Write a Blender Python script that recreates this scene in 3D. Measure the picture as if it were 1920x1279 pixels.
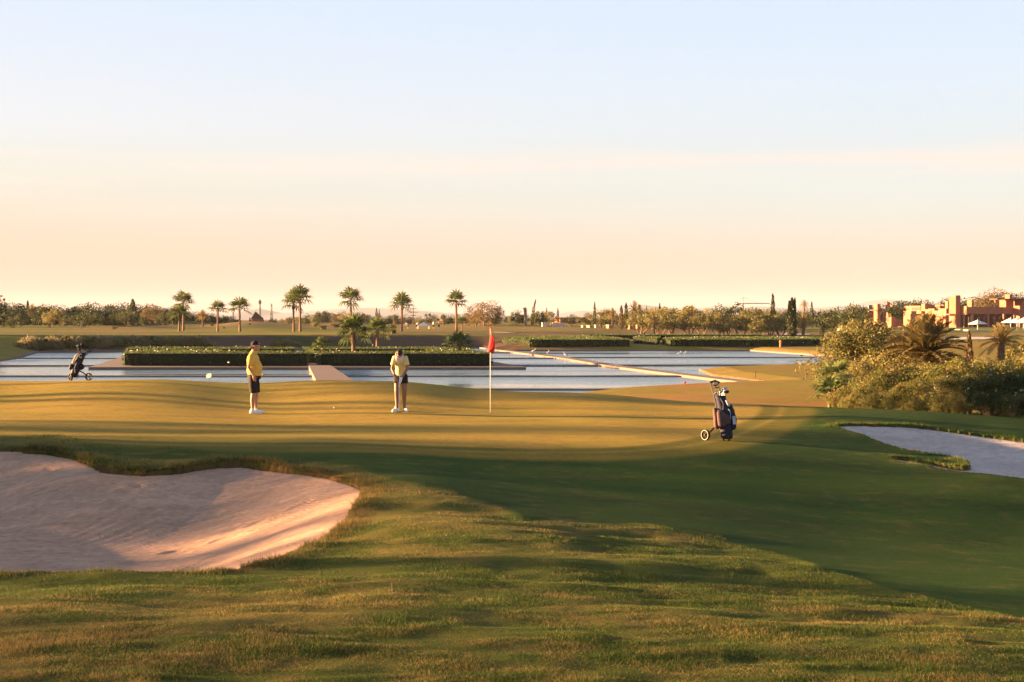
import bpy, math, random
import numpy as np
from mathutils import Vector, Matrix, Euler

for o in list(bpy.data.objects): bpy.data.objects.remove(o)
scene = bpy.context.scene
COL = scene.collection

# ------------------------------------------------------------------ camera
F = 2667.0; CZ = 2.4; HY = 600.0          # focal length in photo pixels, eye height, horizon row
cam = bpy.data.cameras.new('camera'); camo = bpy.data.objects.new('camera', cam); COL.objects.link(camo)
cam.sensor_width = 36.0; cam.lens = F/1920*36.0
camo.location = (0, 0, CZ); camo.rotation_euler = (math.radians(90), 0, 0)
cam.shift_y = (HY-639.5)/1920.0
cam.clip_start = 0.1; cam.clip_end = 20000
scene.camera = camo
scene.render.resolution_x = 1024; scene.render.resolution_y = 682

# ------------------------------------------------------------------ light
SUN_EL = math.radians(6.4); SUN_A = math.radians(9.0)      # elevation; how far ahead of due left
to_sun = Vector((-math.cos(SUN_A)*math.cos(SUN_EL), math.sin(SUN_A)*math.cos(SUN_EL), math.sin(SUN_EL)))
sd = bpy.data.lights.new('sun', 'SUN'); so = bpy.data.objects.new('sun', sd); COL.objects.link(so)
sd.energy = 5.0; sd.angle = math.radians(0.8); sd.color = (1.0, 0.57, 0.25)
so.rotation_euler = to_sun.to_track_quat('Z', 'Y').to_euler(); so.location = (-60, 10, 30)

world = bpy.data.worlds.new('World'); scene.world = world; world.use_nodes = True
nt = world.node_tree; nt.nodes.clear()
def wn(t, **k):
    n = nt.nodes.new(t)
    for a, v in k.items(): setattr(n, a, v)
    return n
wout = wn('ShaderNodeOutputWorld'); wbg = wn('ShaderNodeBackground')
sky = wn('ShaderNodeTexSky', sky_type='NISHITA', sun_disc=False)
sky.sun_elevation = SUN_EL; sky.sun_rotation = math.atan2(to_sun.x, to_sun.y)
sky.air_density = 1.0; sky.dust_density = 2.0; sky.ozone_density = 1.0
tc = wn('ShaderNodeTexCoord'); sep = wn('ShaderNodeSeparateXYZ')
nt.links.new(tc.outputs['Generated'], sep.inputs[0])
def wmath(op, a, b=None, c=None):
    n = wn('ShaderNodeMath', operation=op)
    for i, v in enumerate((a, b, c)):
        if v is None: continue
        if isinstance(v, (int, float)): n.inputs[i].default_value = v
        else: nt.links.new(v, n.inputs[i])
    return n.outputs[0]
def wramp(fac, stops):
    r = wn('ShaderNodeValToRGB'); cr = r.color_ramp
    while len(cr.elements) > 1: cr.elements.remove(cr.elements[-1])
    for i, (p, c) in enumerate(stops):
        e = cr.elements[0] if i == 0 else cr.elements.new(p)
        e.position = p; e.color = (*c, 1)
    nt.links.new(fac, r.inputs[0]); return r.outputs[0]
def wmix(f, a, b):
    n = wn('ShaderNodeMix', data_type='RGBA')
    for i, v in ((0, f), (6, a), (7, b)):
        if isinstance(v, (int, float)): n.inputs[i].default_value = v
        elif isinstance(v, tuple): n.inputs[i].default_value = (*v, 1)
        else: nt.links.new(v, n.inputs[i])
    return n.outputs[2]
el = sep.outputs[2]
SKYK = 0.1125
def lin(r, g, b, k=1.0):
    f = lambda v: (v/255/12.92 if v/255 <= .04045 else ((v/255+.055)/1.055)**2.4)*k
    return (f(r), f(g), f(b))
# horizon to zenith, evening air: peach, cream, pale blue, deeper blue overhead
base = wramp(wmath('MAXIMUM', el, 0.0), [(0.0, lin(237,195,184)), (0.045, lin(235,218,202)), (0.075, lin(231,235,229)), (0.098, lin(231,240,240)),
        (0.122, lin(230,240,246)), (0.16, lin(229,243,258)), (0.22, lin(222,240,264)), (0.40, lin(172,190,215)), (1.0, lin(125,138,170))])
warm = wramp(wmath('MAXIMUM', el, 0.0), [(0.0, lin(233,183,176)), (0.05, lin(235,211,193)), (0.10, lin(233,234,225)),
        (0.13, lin(240,242,248)), (0.24, lin(222,240,264)), (0.40, lin(172,190,215)), (1.0, lin(125,138,170))])
side = wramp(wmath('MULTIPLY_ADD', sep.outputs[0], -1.6, 0.40), [(0.0, (0,0,0)), (1.0, (1,1,1))])
grad = wmix(side, base, warm)
# thin cirrus streaks
mp = wn('ShaderNodeMapping'); mp.inputs['Scale'].default_value = (2.2, 1.0, 42.0); mp.inputs['Rotation'].default_value = (0, math.radians(-0.8), 0)
nt.links.new(tc.outputs['Generated'], mp.inputs[0])
nz = wn('ShaderNodeTexNoise'); nz.inputs['Scale'].default_value = 1.6; nz.inputs['Detail'].default_value = 6; nz.inputs['Roughness'].default_value = .55
nt.links.new(mp.outputs[0], nz.inputs[0])
lean = wmath('MULTIPLY_ADD', sep.outputs[0], -0.018, el)
band = wramp(wmath('ADD', lean, wmath('MULTIPLY_ADD', nz.outputs[0], .055, -.0275)), [(0.0, (0,0,0)), (0.07, (0,0,0)), (0.092, (.15,)*3), (0.103, (.6,)*3), (0.110, (1.,)*3), (0.120, (0,0,0)), (1.0, (0,0,0))])
streak = wramp(nz.outputs[0], [(0.38, (0,0,0)), (0.62, (1,1,1))])
cl = wmath('MULTIPLY', wmath('MULTIPLY', band, wmath('MULTIPLY_ADD', streak, .65, .35)), .95)
grad = wmix(cl, grad, lin(258,240,230))
skm = wn('ShaderNodeVectorMath', operation='SCALE'); nt.links.new(grad, skm.inputs[0]); skm.inputs['Scale'].default_value = SKYK/0.08
col = wmix(0.95, sky.outputs[0], skm.outputs[0])
nt.links.new(col, wbg.inputs[0]); wbg.inputs[1].default_value = 0.08
nt.links.new(wbg.outputs[0], wout.inputs[0])

scene.view_settings.view_transform = 'Standard'; scene.view_settings.look = 'None'
scene.view_settings.gamma = 1.0; scene.view_settings.use_curve_mapping = False
scene.view_settings.exposure = 3.05
scene.render.engine = 'CYCLES'
scene.cycles.volume_bounces = 1

# ------------------------------------------------------------------ helpers
rng = np.random.default_rng(7)
random.seed(5)
PI = math.pi
def wx(px, Y): return (px-960.0)/F*Y
def wz(py, Y): return CZ-(py-HY)*Y/F
def P3(px, py, Y): return (wx(px, Y), Y, wz(py, Y))

class MB:
    def __init__(s): s.v = []; s.l = []; s.t = []; s.n = 0; s.c = []; s.m = []
    def add(s, V, Fc, mi=0, col=None):
        V = np.asarray(V, dtype=np.float64).reshape(-1, 3)
        if isinstance(Fc, np.ndarray):
            s.l.append((Fc+s.n).reshape(-1)); s.t.append(np.full(len(Fc), Fc.shape[1])); nf = len(Fc)
        else:
            s.l.append(np.array([i+s.n for f in Fc for i in f])); s.t.append(np.array([len(f) for f in Fc])); nf = len(Fc)
        s.m.append(np.full(nf, mi)); s.v.append(V); s.n += len(V)
        if col is not None: s.c.append(np.broadcast_to(np.asarray(col, dtype=np.float32), (len(V), 3)))
        return s
    def mesh(s, name, mats, smooth=False):
        me = bpy.data.meshes.new(name)
        V = np.concatenate(s.v); L = np.concatenate(s.l); T = np.concatenate(s.t)
        me.vertices.add(len(V)); me.vertices.foreach_set('co', V.astype(np.float32).reshape(-1))
        me.loops.add(len(L)); me.loops.foreach_set('vertex_index', L.astype(np.int32))
        me.polygons.add(len(T)); st = np.concatenate([[0], np.cumsum(T)[:-1]])
        me.polygons.foreach_set('loop_start', st.astype(np.int32)); me.polygons.foreach_set('loop_total', T.astype(np.int32))
        me.update(calc_edges=True)
        if not isinstance(mats, (list, tuple)): mats = [mats]
        for m in mats: me.materials.append(m)
        if len(mats) > 1: me.polygons.foreach_set('material_index', np.concatenate(s.m).astype(np.int32))
        me.polygons.foreach_set('use_smooth', np.full(len(T), smooth))
        if s.c and sum(len(c) for c in s.c) == len(V):
            a = me.color_attributes.new('col', 'FLOAT_COLOR', 'POINT')
            C = np.concatenate(s.c); C = np.concatenate([C, np.ones((len(C), 1))], 1)
            a.data.foreach_set('color', C.astype(np.float32).reshape(-1))
        me.validate(); return me
    def obj(s, name, mats, parent=None, smooth=False):
        o = bpy.data.objects.new(name, s.mesh(name, mats, smooth)); COL.objects.link(o)
        if parent is not None: o.parent = parent
        return o
    # shapes
    def box(s, x0, x1, y0, y1, z0, z1, M=None, **k):
        V = np.array([(x, y, z) for z in (z0, z1) for x, y in ((x0, y0), (x1, y0), (x1, y1), (x0, y1))], float)
        if M is not None: V = xf(V, M)
        return s.add(V, np.array([(3,2,1,0),(4,5,6,7),(0,1,5,4),(1,2,6,5),(2,3,7,6),(3,0,4,7)]), **k)
    def tube(s, pts, rad, n=8, caps=True, flat=None, **k):
        pts = [Vector(p) for p in pts]; m = len(pts)
        if not hasattr(rad, '__len__'): rad = [rad]*m
        V = []; up = None
        for i, p in enumerate(pts):
            d = (pts[min(i+1, m-1)]-pts[max(i-1, 0)])
            if d.length < 1e-9: d = Vector((0, 0, 1))
            d.normalize()
            if up is None: up = Vector((0, 1, 0)) if abs(d.y) < .8 else Vector((1, 0, 0))
            a = d.cross(up).normalized(); b = d.cross(a).normalized(); up = -b if (-b).dot(up) > 0 else b
            a = d.cross(up).normalized(); b = a.cross(d)
            for j in range(n):
                t = 2*PI*j/n
                f1, f2 = flat if flat else (1, 1)
                V.append(p + (a*math.cos(t)*f1+b*math.sin(t)*f2)*rad[i])
        Fc = [(i*n+j, i*n+(j+1) % n, (i+1)*n+(j+1) % n, (i+1)*n+j) for i in range(m-1) for j in range(n)]
        if caps: Fc.append(tuple(range(n-1, -1, -1))); Fc.append(tuple((m-1)*n+j for j in range(n)))
        return s.add(np.array([tuple(v) for v in V]), Fc, **k)
    def ball(s, c, r, M=None, nu=14, nv=9, **k):
        if not hasattr(r, '__len__'): r = (r, r, r)
        V = [(0, 0, 1)]
        for i in range(1, nv):
            for j in range(nu):
                a = PI*i/nv; b = 2*PI*j/nu
                V.append((math.sin(a)*math.cos(b), math.sin(a)*math.sin(b), math.cos(a)))
        V.append((0, 0, -1)); V = np.array(V)*np.array(r)
        if M is not None: V = xf(V, M)
        V = V+np.array(c)
        Fc = [(0, 1+j, 1+(j+1) % nu) for j in range(nu)]
        for i in range(nv-2):
            for j in range(nu):
                Fc.append((1+i*nu+j, 1+(i+1)*nu+j, 1+(i+1)*nu+(j+1) % nu, 1+i*nu+(j+1) % nu))
        e = len(V)-1; b0 = 1+(nv-2)*nu
        Fc += [(b0+j, e, b0+(j+1) % nu) for j in range(nu)]
        return s.add(V, Fc, **k)
    def prism(s, poly, z0, z1, **k):
        n = len(poly); V = [(x, y, z0) for x, y in poly]+[(x, y, z1) for x, y in poly]
        area = sum(poly[i][0]*poly[(i+1) % n][1]-poly[(i+1) % n][0]*poly[i][1] for i in range(n))
        Fc = [tuple(range(n-1, -1, -1)), tuple(range(n, 2*n))]+[(i, (i+1) % n, n+(i+1) % n, n+i) for i in range(n)]
        if area < 0: Fc = [f[::-1] for f in Fc]
        return s.add(V, Fc, **k)
    def lathe(s, prof, n=16, c=(0, 0, 0), M=None, **k):
        V = np.array([(r*math.cos(2*PI*j/n), r*math.sin(2*PI*j/n), z) for r, z in prof for j in range(n)])
        if M is not None: V = xf(V, M)
        V = V+np.array(c); m = len(prof)
        Fc = [(i*n+j, i*n+(j+1) % n, (i+1)*n+(j+1) % n, (i+1)*n+j) for i in range(m-1) for j in range(n)]
        return s.add(V, Fc, **k)
def xf(V, M):
    M = np.array(M.to_4x4()); return np.asarray(V) @ M[:3, :3].T + M[:3, 3]

def remesh(o, vox, it=3, fac=.5):
    m = o.modifiers.new('r', 'REMESH'); m.mode = 'VOXEL'; m.voxel_size = vox; m.use_smooth_shade = True
    s = o.modifiers.new('s', 'SMOOTH'); s.iterations = it; s.factor = fac
    dg = bpy.context.evaluated_depsgraph_get(); me = bpy.data.meshes.new_from_object(o.evaluated_get(dg), preserve_all_data_layers=False, depsgraph=dg)
    o.modifiers.clear(); mats = list(o.data.materials); o.data = me
    if not me.materials:
        for k in mats: me.materials.append(k)
    me.polygons.foreach_set('use_smooth', [True]*len(me.polygons)); return o
def tag(o, label=None, cat=None, group=None, kind=None):
    if label: o['label'] = label
    if cat: o['category'] = cat
    if group: o['group'] = group
    if kind: o['kind'] = kind
    return o
def thing(name, loc, label, cat, group=None, rz=0.0, sc=1.0):
    o = bpy.data.objects.new(name, None); COL.objects.link(o); o.empty_display_size = .2
    o.location = loc; o.rotation_euler = (0, 0, rz)
    o.scale = sc if hasattr(sc, '__len__') else (sc, sc, sc)
    return tag(o, label, cat, group)
def part(name, mesh, parent):
    o = bpy.data.objects.new(name, mesh); COL.objects.link(o); o.parent = parent; return o
ORD = ['first','second','third','fourth','fifth','sixth','seventh','eighth','ninth','tenth','eleventh','twelfth','thirteenth','fourteenth','fifteenth','sixteenth','seventeenth','eighteenth','nineteenth','twentieth']
def ordw(i):
    if i < 20: return ORD[i]
    r = (i+1) % 10; tens = (i+1)//10
    nm = ['','','twenty','thirty','forty','fifty','sixty','seventy'][tens]
    if r == 0: return {'twenty':'twentieth','thirty':'thirtieth','forty':'fortieth','fifty':'fiftieth','sixty':'sixtieth','seventy':'seventieth'}[nm]
    return nm+'-'+ORD[r-1]

# ------------------------------------------------------------------ materials
class NT:
    def __init__(s, name):
        s.m = bpy.data.materials.new(name); s.m.use_nodes = True; s.t = s.m.node_tree; s.t.nodes.clear()
        s.out = s.n('ShaderNodeOutputMaterial')
    def n(s, t, **k):
        n = s.t.nodes.new(t)
        for a, v in k.items(): setattr(n, a, v)
        return n
    def set(s, sock, v):
        if isinstance(v, bpy.types.NodeSocket): s.t.links.new(v, sock)
        elif isinstance(v, (tuple, list)) and sock.type == 'RGBA': sock.default_value = (*v[:3], 1)
        else: sock.default_value = v
    def noise(s, scale, detail=4, rough=.55, vec=None, stretch=None, coord='Object'):
        if vec is None: vec = s.n('ShaderNodeTexCoord').outputs[coord]
        if stretch:
            m = s.n('ShaderNodeMapping'); m.inputs['Scale'].default_value = stretch; s.set(m.inputs[0], vec); vec = m.outputs[0]
        n = s.n('ShaderNodeTexNoise'); s.set(n.inputs['Vector'], vec)
        n.inputs['Scale'].default_value = scale; n.inputs['Detail'].default_value = detail; n.inputs['Roughness'].default_value = rough
        return n.outputs[0]
    def ramp(s, f, stops):
        r = s.n('ShaderNodeValToRGB'); cr = r.color_ramp
        while len(cr.elements) > 1: cr.elements.remove(cr.elements[-1])
        for i, (p, c) in enumerate(stops):
            e = cr.elements[0] if i == 0 else cr.elements.new(p)
            e.position = p; e.color = (*(c if hasattr(c, '__len__') else (c, c, c)), 1)
        s.set(r.inputs[0], f); return r.outputs[0]
    def mix(s, f, a, b, mode='MIX'):
        n = s.n('ShaderNodeMix', data_type='RGBA', blend_type=mode)
        s.set(n.inputs[0], f); s.set(n.inputs[6], a); s.set(n.inputs[7], b); return n.outputs[2]
    def math(s, op, a, b=0.0, c=0.0):
        n = s.n('ShaderNodeMath', operation=op)
        s.set(n.inputs[0], a); s.set(n.inputs[1], b)
        if len(n.inputs) > 2: s.set(n.inputs[2], c)
        return n.outputs[0]
    def bump(s, h, strength=.3, dist=.02, normal=None):
        b = s.n('ShaderNodeBump'); s.set(b.inputs['Strength'], strength); b.inputs['Distance'].default_value = dist
        s.set(b.inputs['Height'], h)
        if normal is not None: s.set(b.inputs['Normal'], normal)
        return b.outputs[0]
    def pbr(s, col, rough=.7, metal=0.0, spec=None, normal=None, extra=None):
        p = s.n('ShaderNodeBsdfPrincipled'); s.set(p.inputs['Base Color'], col); s.set(p.inputs['Roughness'], rough)
        s.set(p.inputs['Metallic'], metal)
        if spec is not None: s.set(p.inputs['Specular IOR Level'], spec)
        if normal is not None: s.set(p.inputs['Normal'], normal)
        if extra:
            for k, v in extra.items(): s.set(p.inputs[k], v)
        return p.outputs[0]
    def fin(s, sh): s.t.links.new(sh, s.out.inputs[0]); return s.m
def simple(name, c, rough=.7, metal=0.0, var=.25, scale=6.0, bump=.15, bs=60, spec=.35):
    t = NT(name)
    col = t.mix(t.noise(scale), tuple(v*(1-var) for v in c), tuple(min(1, v*(1+var)) for v in c))
    return t.fin(t.pbr(col, rough, metal, spec, t.bump(t.noise(bs, 3), bump, .01)))
def foliage(name, c1, c2, scale=1.2, trans=.3, rough=.6):
    t = NT(name)
    oi = t.n('ShaderNodeObjectInfo'); geo = t.n('ShaderNodeNewGeometry')
    f = t.math('ADD', t.math('MULTIPLY', t.noise(scale, 3), .75), t.math('MULTIPLY', geo.outputs['Random Per Island'], .45))
    f = t.math('ADD', f, t.math('MULTIPLY', t.math('SUBTRACT', oi.outputs['Random'], .5), .3))
    col = t.ramp(f, [(.30, c1), (.85, c2)])
    p = t.pbr(col, rough, 0, .25)
    tr = t.n('ShaderNodeBsdfTranslucent'); t.set(tr.inputs[0], t.mix(.5, col, tuple(min(1, v*1.4) for v in c2)))
    mx = t.n('ShaderNodeMixShader'); mx.inputs[0].default_value = trans
    t.t.links.new(p, mx.inputs[1]); t.t.links.new(tr.outputs[0], mx.inputs[2])
    return t.fin(mx.outputs[0])
M = {}
M['olive'] = foliage('olive_leaf', (.055,.068,.020), (.25,.215,.070))
M['dry_leaf'] = foliage('dry_leaf', (.06,.046,.02), (.19,.13,.058))
M['green_leaf'] = foliage('green_leaf', (.010,.024,.008), (.036,.058,.016), trans=.15)
M['mid_leaf'] = foliage('mid_leaf', (.020,.036,.010), (.085,.095,.026), trans=.2)
M['cypress'] = foliage('cypress_leaf', (.016,.026,.010), (.055,.062,.020), trans=.1)
M['palm'] = foliage('palm_leaf', (.03,.055,.014), (.13,.16,.045), trans=.35)
M['date'] = foliage('date_leaf', (.065,.065,.022), (.30,.225,.09), trans=.45)
M['datedry'] = foliage('date_dry_leaf', (.12,.075,.035), (.34,.21,.10), trans=.3)
M['hedge'] = foliage('hedge_leaf', (.020,.040,.009), (.092,.125,.028), scale=.8)
M['tuft'] = foliage('tuft_blade', (.10,.09,.04), (.26,.22,.11))
M['oleander'] = foliage('oleander_leaf', (.045,.068,.015), (.24,.21,.055), scale=.9)
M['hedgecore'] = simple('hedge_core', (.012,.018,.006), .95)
M['pink'] = foliage('pink_petal', (.5,.06,.09), (.75,.16,.18), trans=.4)
M['white_petal'] = foliage('white_petal', (.7,.66,.6), (.85,.8,.75), trans=.4)
M['bark'] = simple('bark', (.20,.135,.085), .9, var=.45, scale=3, bump=.6, bs=14)
M['palmbark'] = simple('palm_bark', (.20,.12,.075), .9, var=.4, scale=4, bump=.8, bs=9)
M['deadbark'] = simple('dead_bark', (.22,.17,.14), .9, var=.4, scale=3, bump=.6, bs=9)
M['stone'] = simple('walkway_stone', (.17,.125,.105), .85, var=.18, scale=2.5, bump=.35, bs=20)
M['weir'] = simple('weir_stone', (.22,.20,.19), .8, var=.45, scale=1.2, bump=.5, bs=8)
M['white'] = simple('white_plastic', (.78,.76,.72), .45, var=.05)
M['adobe'] = simple('adobe_plaster', (.36,.135,.085), .9, var=.12, scale=.3, bump=.2, bs=6)
M['adobe2'] = simple('light_adobe_plaster', (.40,.165,.10), .9, var=.1, scale=.3, bump=.2, bs=6)
M['interior'] = simple('shaded_interior', (.05,.03,.022), .9)
M['glass'] = simple('window_glass', (.10,.09,.09), .15, var=.2, spec=.5)
M['wood'] = simple('dark_wood', (.10,.055,.03), .7)
M['canvas'] = simple('cream_canvas', (.72,.66,.56), .85, var=.05)
M['villa'] = simple('white_render', (.60,.52,.46), .8, var=.08)
M['steel'] = simple('lattice_steel', (.12,.10,.09), .6, metal=.3)
M['cream'] = simple('cream_block', (.42,.35,.20), .8, var=.2, scale=1)
M['terra'] = simple('terracotta', (.38,.16,.08), .8)
# ------------------------------------------------------------------ terrain
def fade(t): return t*t*(3-2*t)
def sstep(a, b, x): return fade(np.clip((x-a)/(b-a), 0, 1))
_lat = rng.random((256, 256))
def vnoise(x, y):
    xi = np.floor(x).astype(int); yi = np.floor(y).astype(int); fx = fade(x-xi); fy = fade(y-yi)
    g = lambda i, j: _lat[(xi+i) & 255, (yi+j) & 255]
    return (g(0,0)*(1-fx)+g(1,0)*fx)*(1-fy)+(g(0,1)*(1-fx)+g(1,1)*fx)*fy-.5
def fbm(x, y, o=4, r=.5):
    s = 0; a = 1
    for k in range(o): s = s+a*vnoise(x*2**k+17*k, y*2**k+31*k); a *= r
    return s
# spot heights: (photo column at that distance, distance m, height m)
SP = []
def row(Y, *pz):
    for px, z in pz: SP.append((px, Y, z))
def rowp(*pts):     # (px, py, Y)
    for px, py, Y in pts: SP.append((px, Y, wz(py, Y)))
row(0.8, (-400,.75), (960,.75), (2300,.72)); row(4, (-400,.74), (400,.75), (960,.74), (1500,.70), (2300,.62))
row(7, (-400,.64), (0,.62), (500,.61), (960,.60), (1500,.56), (1920,.52), (2300,.42))
row(9, (-400,.5), (200,.48), (700,.46), (1200,.42), (1600,.36), (1920,.34), (2300,.2))
row(11, (-400,.34), (200,.33), (700,.34), (1150,.30), (1600,.20), (1920,.10), (2300,0))
row(13, (1000,.20), (1300,.12), (1600,.04), (1920,-.04), (2300,-.12))
row(16, (850,.12), (1100,.0), (1300,-.10), (1600,-.26), (1920,-.38), (2300,-.5))
row(20, (780,.10), (1000,-.08), (1300,-.24), (1600,-.42), (1920,-.54), (2300,-.65))
row(23, (700,.05), (900,-.06), (1200,-.14), (1450,-.22))
rowp((640,880,22.3), (800,918,19.6), (980,968,17.2))
row(26.5, (600,.14), (900,.12), (1200,.09), (1400,.02), (1540,-.08))
row(30, (-400,.16), (0,.14), (400,.12), (900,.10), (1300,.05), (1480,.02))
row(36, (-400,.2), (0,.16), (500,.06), (960,.05), (1300,.06), (1500,.08))
rowp((1560,768,36), (1750,785,34), (1920,805,33), (2300,840,32))
row(41, (0,.32), (500,.24), (900,.16), (1200,.11))
rowp((1400,757,40.5), (1150,740,43), (1050,735,44), (880,727,45), (760,716,46), (600,712,46), (300,711.5,46), (150,715,46), (0,713,46), (-400,713,46))
row(50, (-400,-.2), (200,-.3), (700,-.4), (1000,-.5), (1250,-.62), (1500,-.78), (1920,-.95), (2300,-1))
row(57, (-400,-1.), (200,-1.1), (700,-1.15), (1000,-1.1), (1250,-.85), (1500,-.92), (1920,-1.05), (2300,-1.1))
row(70, (1000,-1.15), (1300,-1.02), (1600,-1.1), (1920,-1.1), (2300,-1.1))
row(90, (0,-1.1), (700,-1.15), (1400,-1.12), (1700,-1.1), (2300,-1.))
row(118, (-400,.2), (0,.2), (400,.2), (700,.2), (880,.1)); row(160, (-400,.33), (0,.33), (500,.33), (850,.3)); row(130, (1150,-1.1), (1400,-1.12), (1700,-1.0), (2300,-.9))
row(205, (-400,.35), (0,.33), (400,.32), (850,.28), (960,-.1), (1100,-.6), (1400,-.9), (1700,-.75), (2300,-.4))
row(260, (-400,.3), (200,.3), (850,.3), (1100,-.1), (1300,-.35), (1600,-.5), (1900,-.1), (2300,.1))
row(320, (-400,.4), (300,.5), (700,.4), (950,.55), (1150,.45), (1450,.1), (1650,.3), (1800,.72), (2300,.8))
row(420, (-400,.7), (300,1.0), (700,.8), (950,1.3), (1200,1.0), (1500,.7), (2300,1.2))
row(620, (-400,1.0), (500,1.1), (1200,1.3), (2300,1.3)); row(1200, (-400,1.3), (960,1.4), (2300,1.4)); row(3000, (-400,1.4), (960,1.4), (2300,1.4))
row(12000, (-400,1.4), (960,1.4), (2300,1.4))

BL = [(0,842,26),(60,846,25.6),(100,850,25.3),(140,858,24.8),(165,868,24.3),(200,880,23.5),(250,886,23.2),(300,887,23.1),(360,879,23.4),(440,869,23.8),
      (520,881,23.0),(580,890,22.3),(640,901,21.4),(672,910,20.4),(681,920,19.6),(672,938,18.8),(650,965,17.6),(625,995,16.2),(590,1020,15.2),(545,1047,14.0),
      (470,1062,13.1),(380,1074,12.4),(200,1077,12.15),(0,1075,12.1),(-200,1080,12.2),(-420,1060,13.5),(-520,980,18),(-420,885,24.5),(-200,850,26)]
BR = [(1568,798,31.5),(1600,796,32),(1650,796,32.2),(1700,799,32.3),(1750,803,32.2),(1800,809,31.9),(1860,818,31.6),(1960,832,31.0),(2100,852,30.5),(2240,880,29),(2260,915,26),
      (2150,925,23.8),(2020,912,23.6),(1920,897,23.9),(1850,890,24.3),(1790,883,24.8),(1730,873,25.6),(1690,865,26.0),(1668,859,26.5),(1690,861,26.7),(1740,867,26.4),(1790,876,25.9),(1812,878,25.8),
      (1819,873,26.2),(1812,866,26.7),(1780,857,27.3),(1740,850,27.7),(1700,843,28.2),(1660,832,29.0),(1620,817,30.2),(1590,806,31.0)]
for L, st in ((BL, 2), (BR, 2)):
    for px, py, Y in L[::st]: SP.append((px, Y, wz(py, Y)))
SP = np.array(SP)
def uv(px, Y): return np.stack([np.clip(px, -450, 2350)/430.0, np.log(Y)*3.2], -1)
def tps(r2): return .5*r2*np.log(r2+1e-9)
_c = uv(SP[:,0], SP[:,1]); _n = len(_c)
_K = tps(((_c[:,None]-_c[None])**2).sum(-1))+np.eye(_n)*.015
_P = np.concatenate([np.ones((_n,1)), _c], 1)
_A = np.block([[_K, _P], [_P.T, np.zeros((3,3))]])
_w = np.linalg.solve(_A, np.concatenate([SP[:,2], np.zeros(3)]))
def base_h(px, Y):
    q = uv(px, Y); out = np.empty(len(q))
    for i in range(0, len(q), 40000):
        qq = q[i:i+40000]; K = tps(((qq[:,None]-_c[None])**2).sum(-1))
        out[i:i+40000] = K @ _w[:_n]+_w[_n]+qq @ _w[_n+1:]
    return out
def toxy(L): return np.array([(wx(px, Y), Y) for px, py, Y in L])
def catmull(P, n=4):
    P = np.asarray(P); N = len(P); o = []
    for i in range(N):
        a, b, c, d = P[i-1], P[i], P[(i+1) % N], P[(i+2) % N]
        for k in range(n):
            t = k/n; o.append(.5*((2*b)+(c-a)*t+(2*a-5*b+4*c-d)*t*t+(3*b-a-3*c+d)*t**3))
    return np.array(o)
def sdist(P, X, Y, lim=None):   # positive inside
    X = np.asarray(X, float); Y = np.asarray(Y, float); d = np.full(X.shape, 1e9); ins = np.zeros(X.shape, bool)
    for i in range(len(P)):
        a = P[i]; b = P[(i+1) % len(P)]; e = b-a; L2 = (e**2).sum()+1e-12
        t = np.clip(((X-a[0])*e[0]+(Y-a[1])*e[1])/L2, 0, 1)
        d = np.minimum(d, (X-a[0]-t*e[0])**2+(Y-a[1]-t*e[1])**2)
        c = (a[1] > Y) != (b[1] > Y)
        if abs(e[1]) > 1e-12: ins ^= c & (X < e[0]*(Y-a[1])/e[1]+a[0])
    d = np.sqrt(d); return np.where(ins, d, -d)
PL = catmull(toxy(BL)); PR = catmull(toxy(BR))
WATER = np.array([(-34,58),(-50,145),(-57.5,172),(-4,195),(-1,179),(15,178.5),(30,178),(34,150),(38,129),(27.5,122),(14.3,109),(13.8,98),(15.6,86),(8.7,80),(3.6,74),(0,66),(-10,60)], float)
WZ = -1.50
def sd_box(P, X, Y, m=2.0):
    out = np.full(np.shape(X), -99.0)
    k = (X > P[:,0].min()-m) & (X < P[:,0].max()+m) & (Y > P[:,1].min()-m) & (Y < P[:,1].max()+m)
    if k.any(): out[k] = sdist(P, X[k], Y[k])
    return out
FAR_SAND = [  # far bunkers: centre px, distance, half width px, half depth m
    (942,246,24,9,'small far bunker on the fairway beyond the red flag'),
    (1490,268,24,10,'far bunker beside the tall pair of cypresses'),
    (1592,232,30,8,'far bunker between the hedge end and the olive bush'),
    (1790,225,90,9,'long pale sand strip below the clubhouse terrace')]
def rough_noise(X, Y):
    return fbm(X*.55, Y*1.0, 3)
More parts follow.
